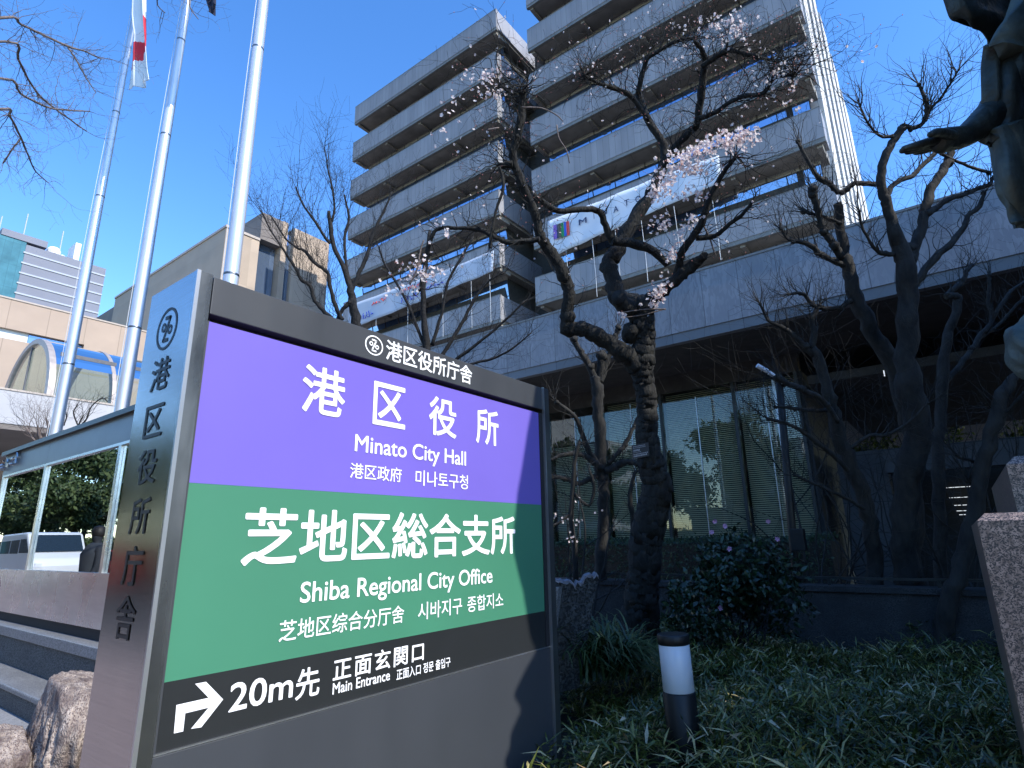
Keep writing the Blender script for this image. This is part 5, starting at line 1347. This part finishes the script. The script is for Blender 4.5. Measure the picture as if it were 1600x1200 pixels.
# ------------------------------------------------------------------ behind the camera: what the glass and steel mirror
def vehicle(name, label, cat, x0, y0, L, Wd, prof, m, glass_rows, wheels, wr):
    t = thing(name, label, cat)
    b = MB(); P = [Vector((x0 + x * L, y0, z)) for x, z in prof]; b.prism(P, (0, -Wd, 0))
    bo = b.build('body', m, t, bevel=.07)
    for (pts) in glass_rows:
        b = MB(); b.prism([Vector((x0 + x * L, y0 + .012, z)) for x, z in pts], (0, -.02, 0)); b.build('window', M['car_glass'], t)
    for x in wheels:
        for yy in (y0 - .02, y0 - Wd + .24):
            b = MB(); b.lathe((x0 + x * L, yy, wr), [(wr * .6, -.0), (wr, .02), (wr, .2), (wr * .6, .22)], 24, axis=Vector((0, -1, 0)))
            w = b.build('wheel', M['tyre'], t)
            b = MB(); b.lathe((x0 + x * L, yy + .012, wr), [(wr * .55, 0), (wr * .5, .02)], 16, axis=Vector((0, -1, 0))); b.build('hub', M['hub'], w)
    set_origin(t, (x0 + L / 2, y0 - Wd / 2, 0)); return t
pv = vehicle('parked_van', 'white van parked at the kerb, mirrored in the notice board glass', 'van', -30.9, -2.35, 4.6, 1.75,
        [(0, .35), (0, 1.9), (.02, 2.12), (.66, 2.16), (.72, 2.1), (.86, 1.42), (.97, 1.2), (1, .95), (1, .35)], M['van'],
        [[(.05, 1.4), (.05, 1.85), (.3, 1.88), (.3, 1.4)], [(.58, 1.42), (.58, 1.92), (.72, 1.92), (.83, 1.42)], [(.33, 1.4), (.33, 1.88), (.55, 1.9), (.55, 1.4)]], (.18, .83), .33)
b = MB(); b.prism([Vector((-2.3 + 4.6 * x, .76, z)) for x, z in ((.727, 2.06), (.742, 2.06), (.868, 1.46), (.853, 1.46))], (0, -1.52, 0)); o = b.build('windscreen', M['car_glass'], pv)
for yy in (.62, -.82):
    o = MB().box(2.24, 2.315, yy, yy + .2, .92, 1.06).build('headlight', M['lamp_tube'], pv)
box('bumper', M['tyre'], pv, 2.25, 2.34, -.86, .86, .38, .62)
vehicle('parked_car', 'red car standing on the far side of the road beyond the white van', 'car', -31.5, -6.0, 4.1, 1.7,
        [(0, .3), (0, .85), (.06, 1.0), (.2, 1.45), (.55, 1.47), (.72, 1.0), (.95, .85), (1, .7), (1, .3)], M['car_red'],
        [[(.12, 1.0), (.22, 1.38), (.42, 1.4), (.42, 1.0)], [(.44, 1.0), (.44, 1.4), (.54, 1.4), (.67, 1.0)]], (.18, .8), .31)
for k, (x, y, s_) in enumerate(((-90, -13, 1.1), (-80, -10, 1.0), (-71, -12, 1.1), (-63, -10, 1.0), (-56, -13, 1.1), (-48, -10, 1.0), (-38.5, -12, 1.05), (-32, -9.5, .85), (-26, -12.5, 1.1), (-19, -10.5, .95), (-12.5, -13, 1.15), (-6, -11.5, 1.0), (.5, -14, 1.1), (7, -12, 1.0))):
    lb = ['tall evergreen street tree across the road, %s' % q for q in ('farthest along the street', 'second farthest along the street', 'third farthest along the street', 'fourth farthest along the street', 'well to the left behind the van', 'left of the van near the kerb', 'behind the rear of the van', 'behind the white van', 'between van and red car', 'behind the red car', 'opposite the showcase', 'opposite the sign', 'straight behind the camera', 'opposite the statue')][k]
    if k == 0: et_ = round_tree('evergreen_tree', lb, (0, 0, 5.2), (3.4, 3.2, 4.2), 7600, M['pine'], .36, .18, .22, 91, 'evergreen street trees across the road')
    else: et_ = dup(first_et); tag(et_, lb, 'tree', 'evergreen street trees across the road')
    if k == 0:
        first_et = et_
    et_.location = (x, y, 0); et_.scale = (s_, s_, s_); et_.rotation_euler = (0, 0, k * 1.3)
for k, (x0, x1, y1, h, lb) in enumerate(((-62, -49, -40, 21, 'office block across the road with wide window bands'), (-47, -38, -42, 15, 'lower office block across the road beside the taller one'), (-24, -14, -46, 13, 'low office block across the road behind the evergreens'))):
    t = thing('street_building', lb, 'building')
    box('wall', M['white_wall'], t, x0, x1, y1 - 12, y1, 0, h)
    for q in range(int(h / 3.3)): box('window_band', M['dark_glass'], t, x0 + .6, x1 - .6, y1 + .003, y1 + .05, 1.2 + q * 3.3, 2.9 + q * 3.3)
    set_origin(t, ((x0 + x1) / 2, y1 - 6, 0))

rh = thing('filler_hedge', 'added evergreen hedge across the road closing the bright gap under the street trees', 'hedge')  # added to block the bright horizon below the crowns in the mirrored view
b = MB(); rn = random.Random(77)
for k in range(9000):
    x = rn.uniform(-100, 10); f = rn.random()
    y, z = (-8.0 + rn.gauss(0, .08), rn.uniform(.05, 2.0)) if f < .7 else (rn.uniform(-9.6, -8.0), 2.0 + rn.gauss(0, .08))
    leaf(b, Vector((x, y, z)), rvec(rn), Vector((0, .6, .6)) + rvec(rn) * .6, rn.uniform(.2, .42), rn.uniform(.12, .22), .2)
b.build('foliage', M['pine'], rh); box('hedge_core', M['soil'], rh, -100, 10, -9.5, -8.1, 0, 1.9); set_origin(rh, (-45, -8.8, 0))
per = thing('person', 'person in a dark coat standing on the pavement, mirrored in the notice board', 'person')
px, py, pz = -12.15, .45, .125
V_ = [Vector(v) + Vector((px, py, pz)) for v in ((0, 0, .95), (0, 0, 1.15), (0, 0, 1.38), (0, 0, 1.48), (0, .01, 1.57), (0, .01, 1.67), (-.19, 0, 1.36), (-.25, .03, 1.10), (-.22, .12, .88), (.19, 0, 1.36), (.25, .03, 1.10), (.22, .12, .88), (-.10, 0, .86), (-.11, .02, .48), (-.12, -.01, .07), (-.12, .12, .03), (.10, 0, .86), (.11, .02, .48), (.12, -.01, .07), (.12, .12, .03))]
skin_obj('body', V_, [(0, 1), (1, 2), (2, 3), (3, 4), (4, 5), (2, 6), (6, 7), (7, 8), (2, 9), (9, 10), (10, 11), (0, 12), (12, 13), (13, 14), (14, 15), (0, 16), (16, 17), (17, 18), (18, 19)],
         [.16, .14, .15, .055, .095, .085, .075, .055, .04, .075, .055, .04, .09, .065, .045, .04, .09, .065, .045, .04], mat('dark_clothes', (.03, .034, .042), .85, var=.1), per)
b = MB(); b.lathe((px, py, pz), [(.26, .62), (.235, .8), (.2, 1.0), (.22, 1.3), (.14, 1.45), (.07, 1.49)], 24); b.build('coat', mat('coat_cloth', (.045, .052, .062), .85, var=.15), per, smooth=True)
b = MB(); b.lathe((px, py + .0, pz), [(.06, 1.56), (.105, 1.62), (.108, 1.68), (.08, 1.755), (.02, 1.78)], 20); b.build('hair', mat('dark_hair', (.02, .016, .014), .6), per, smooth=True)
set_origin(per, (px, py, pz))
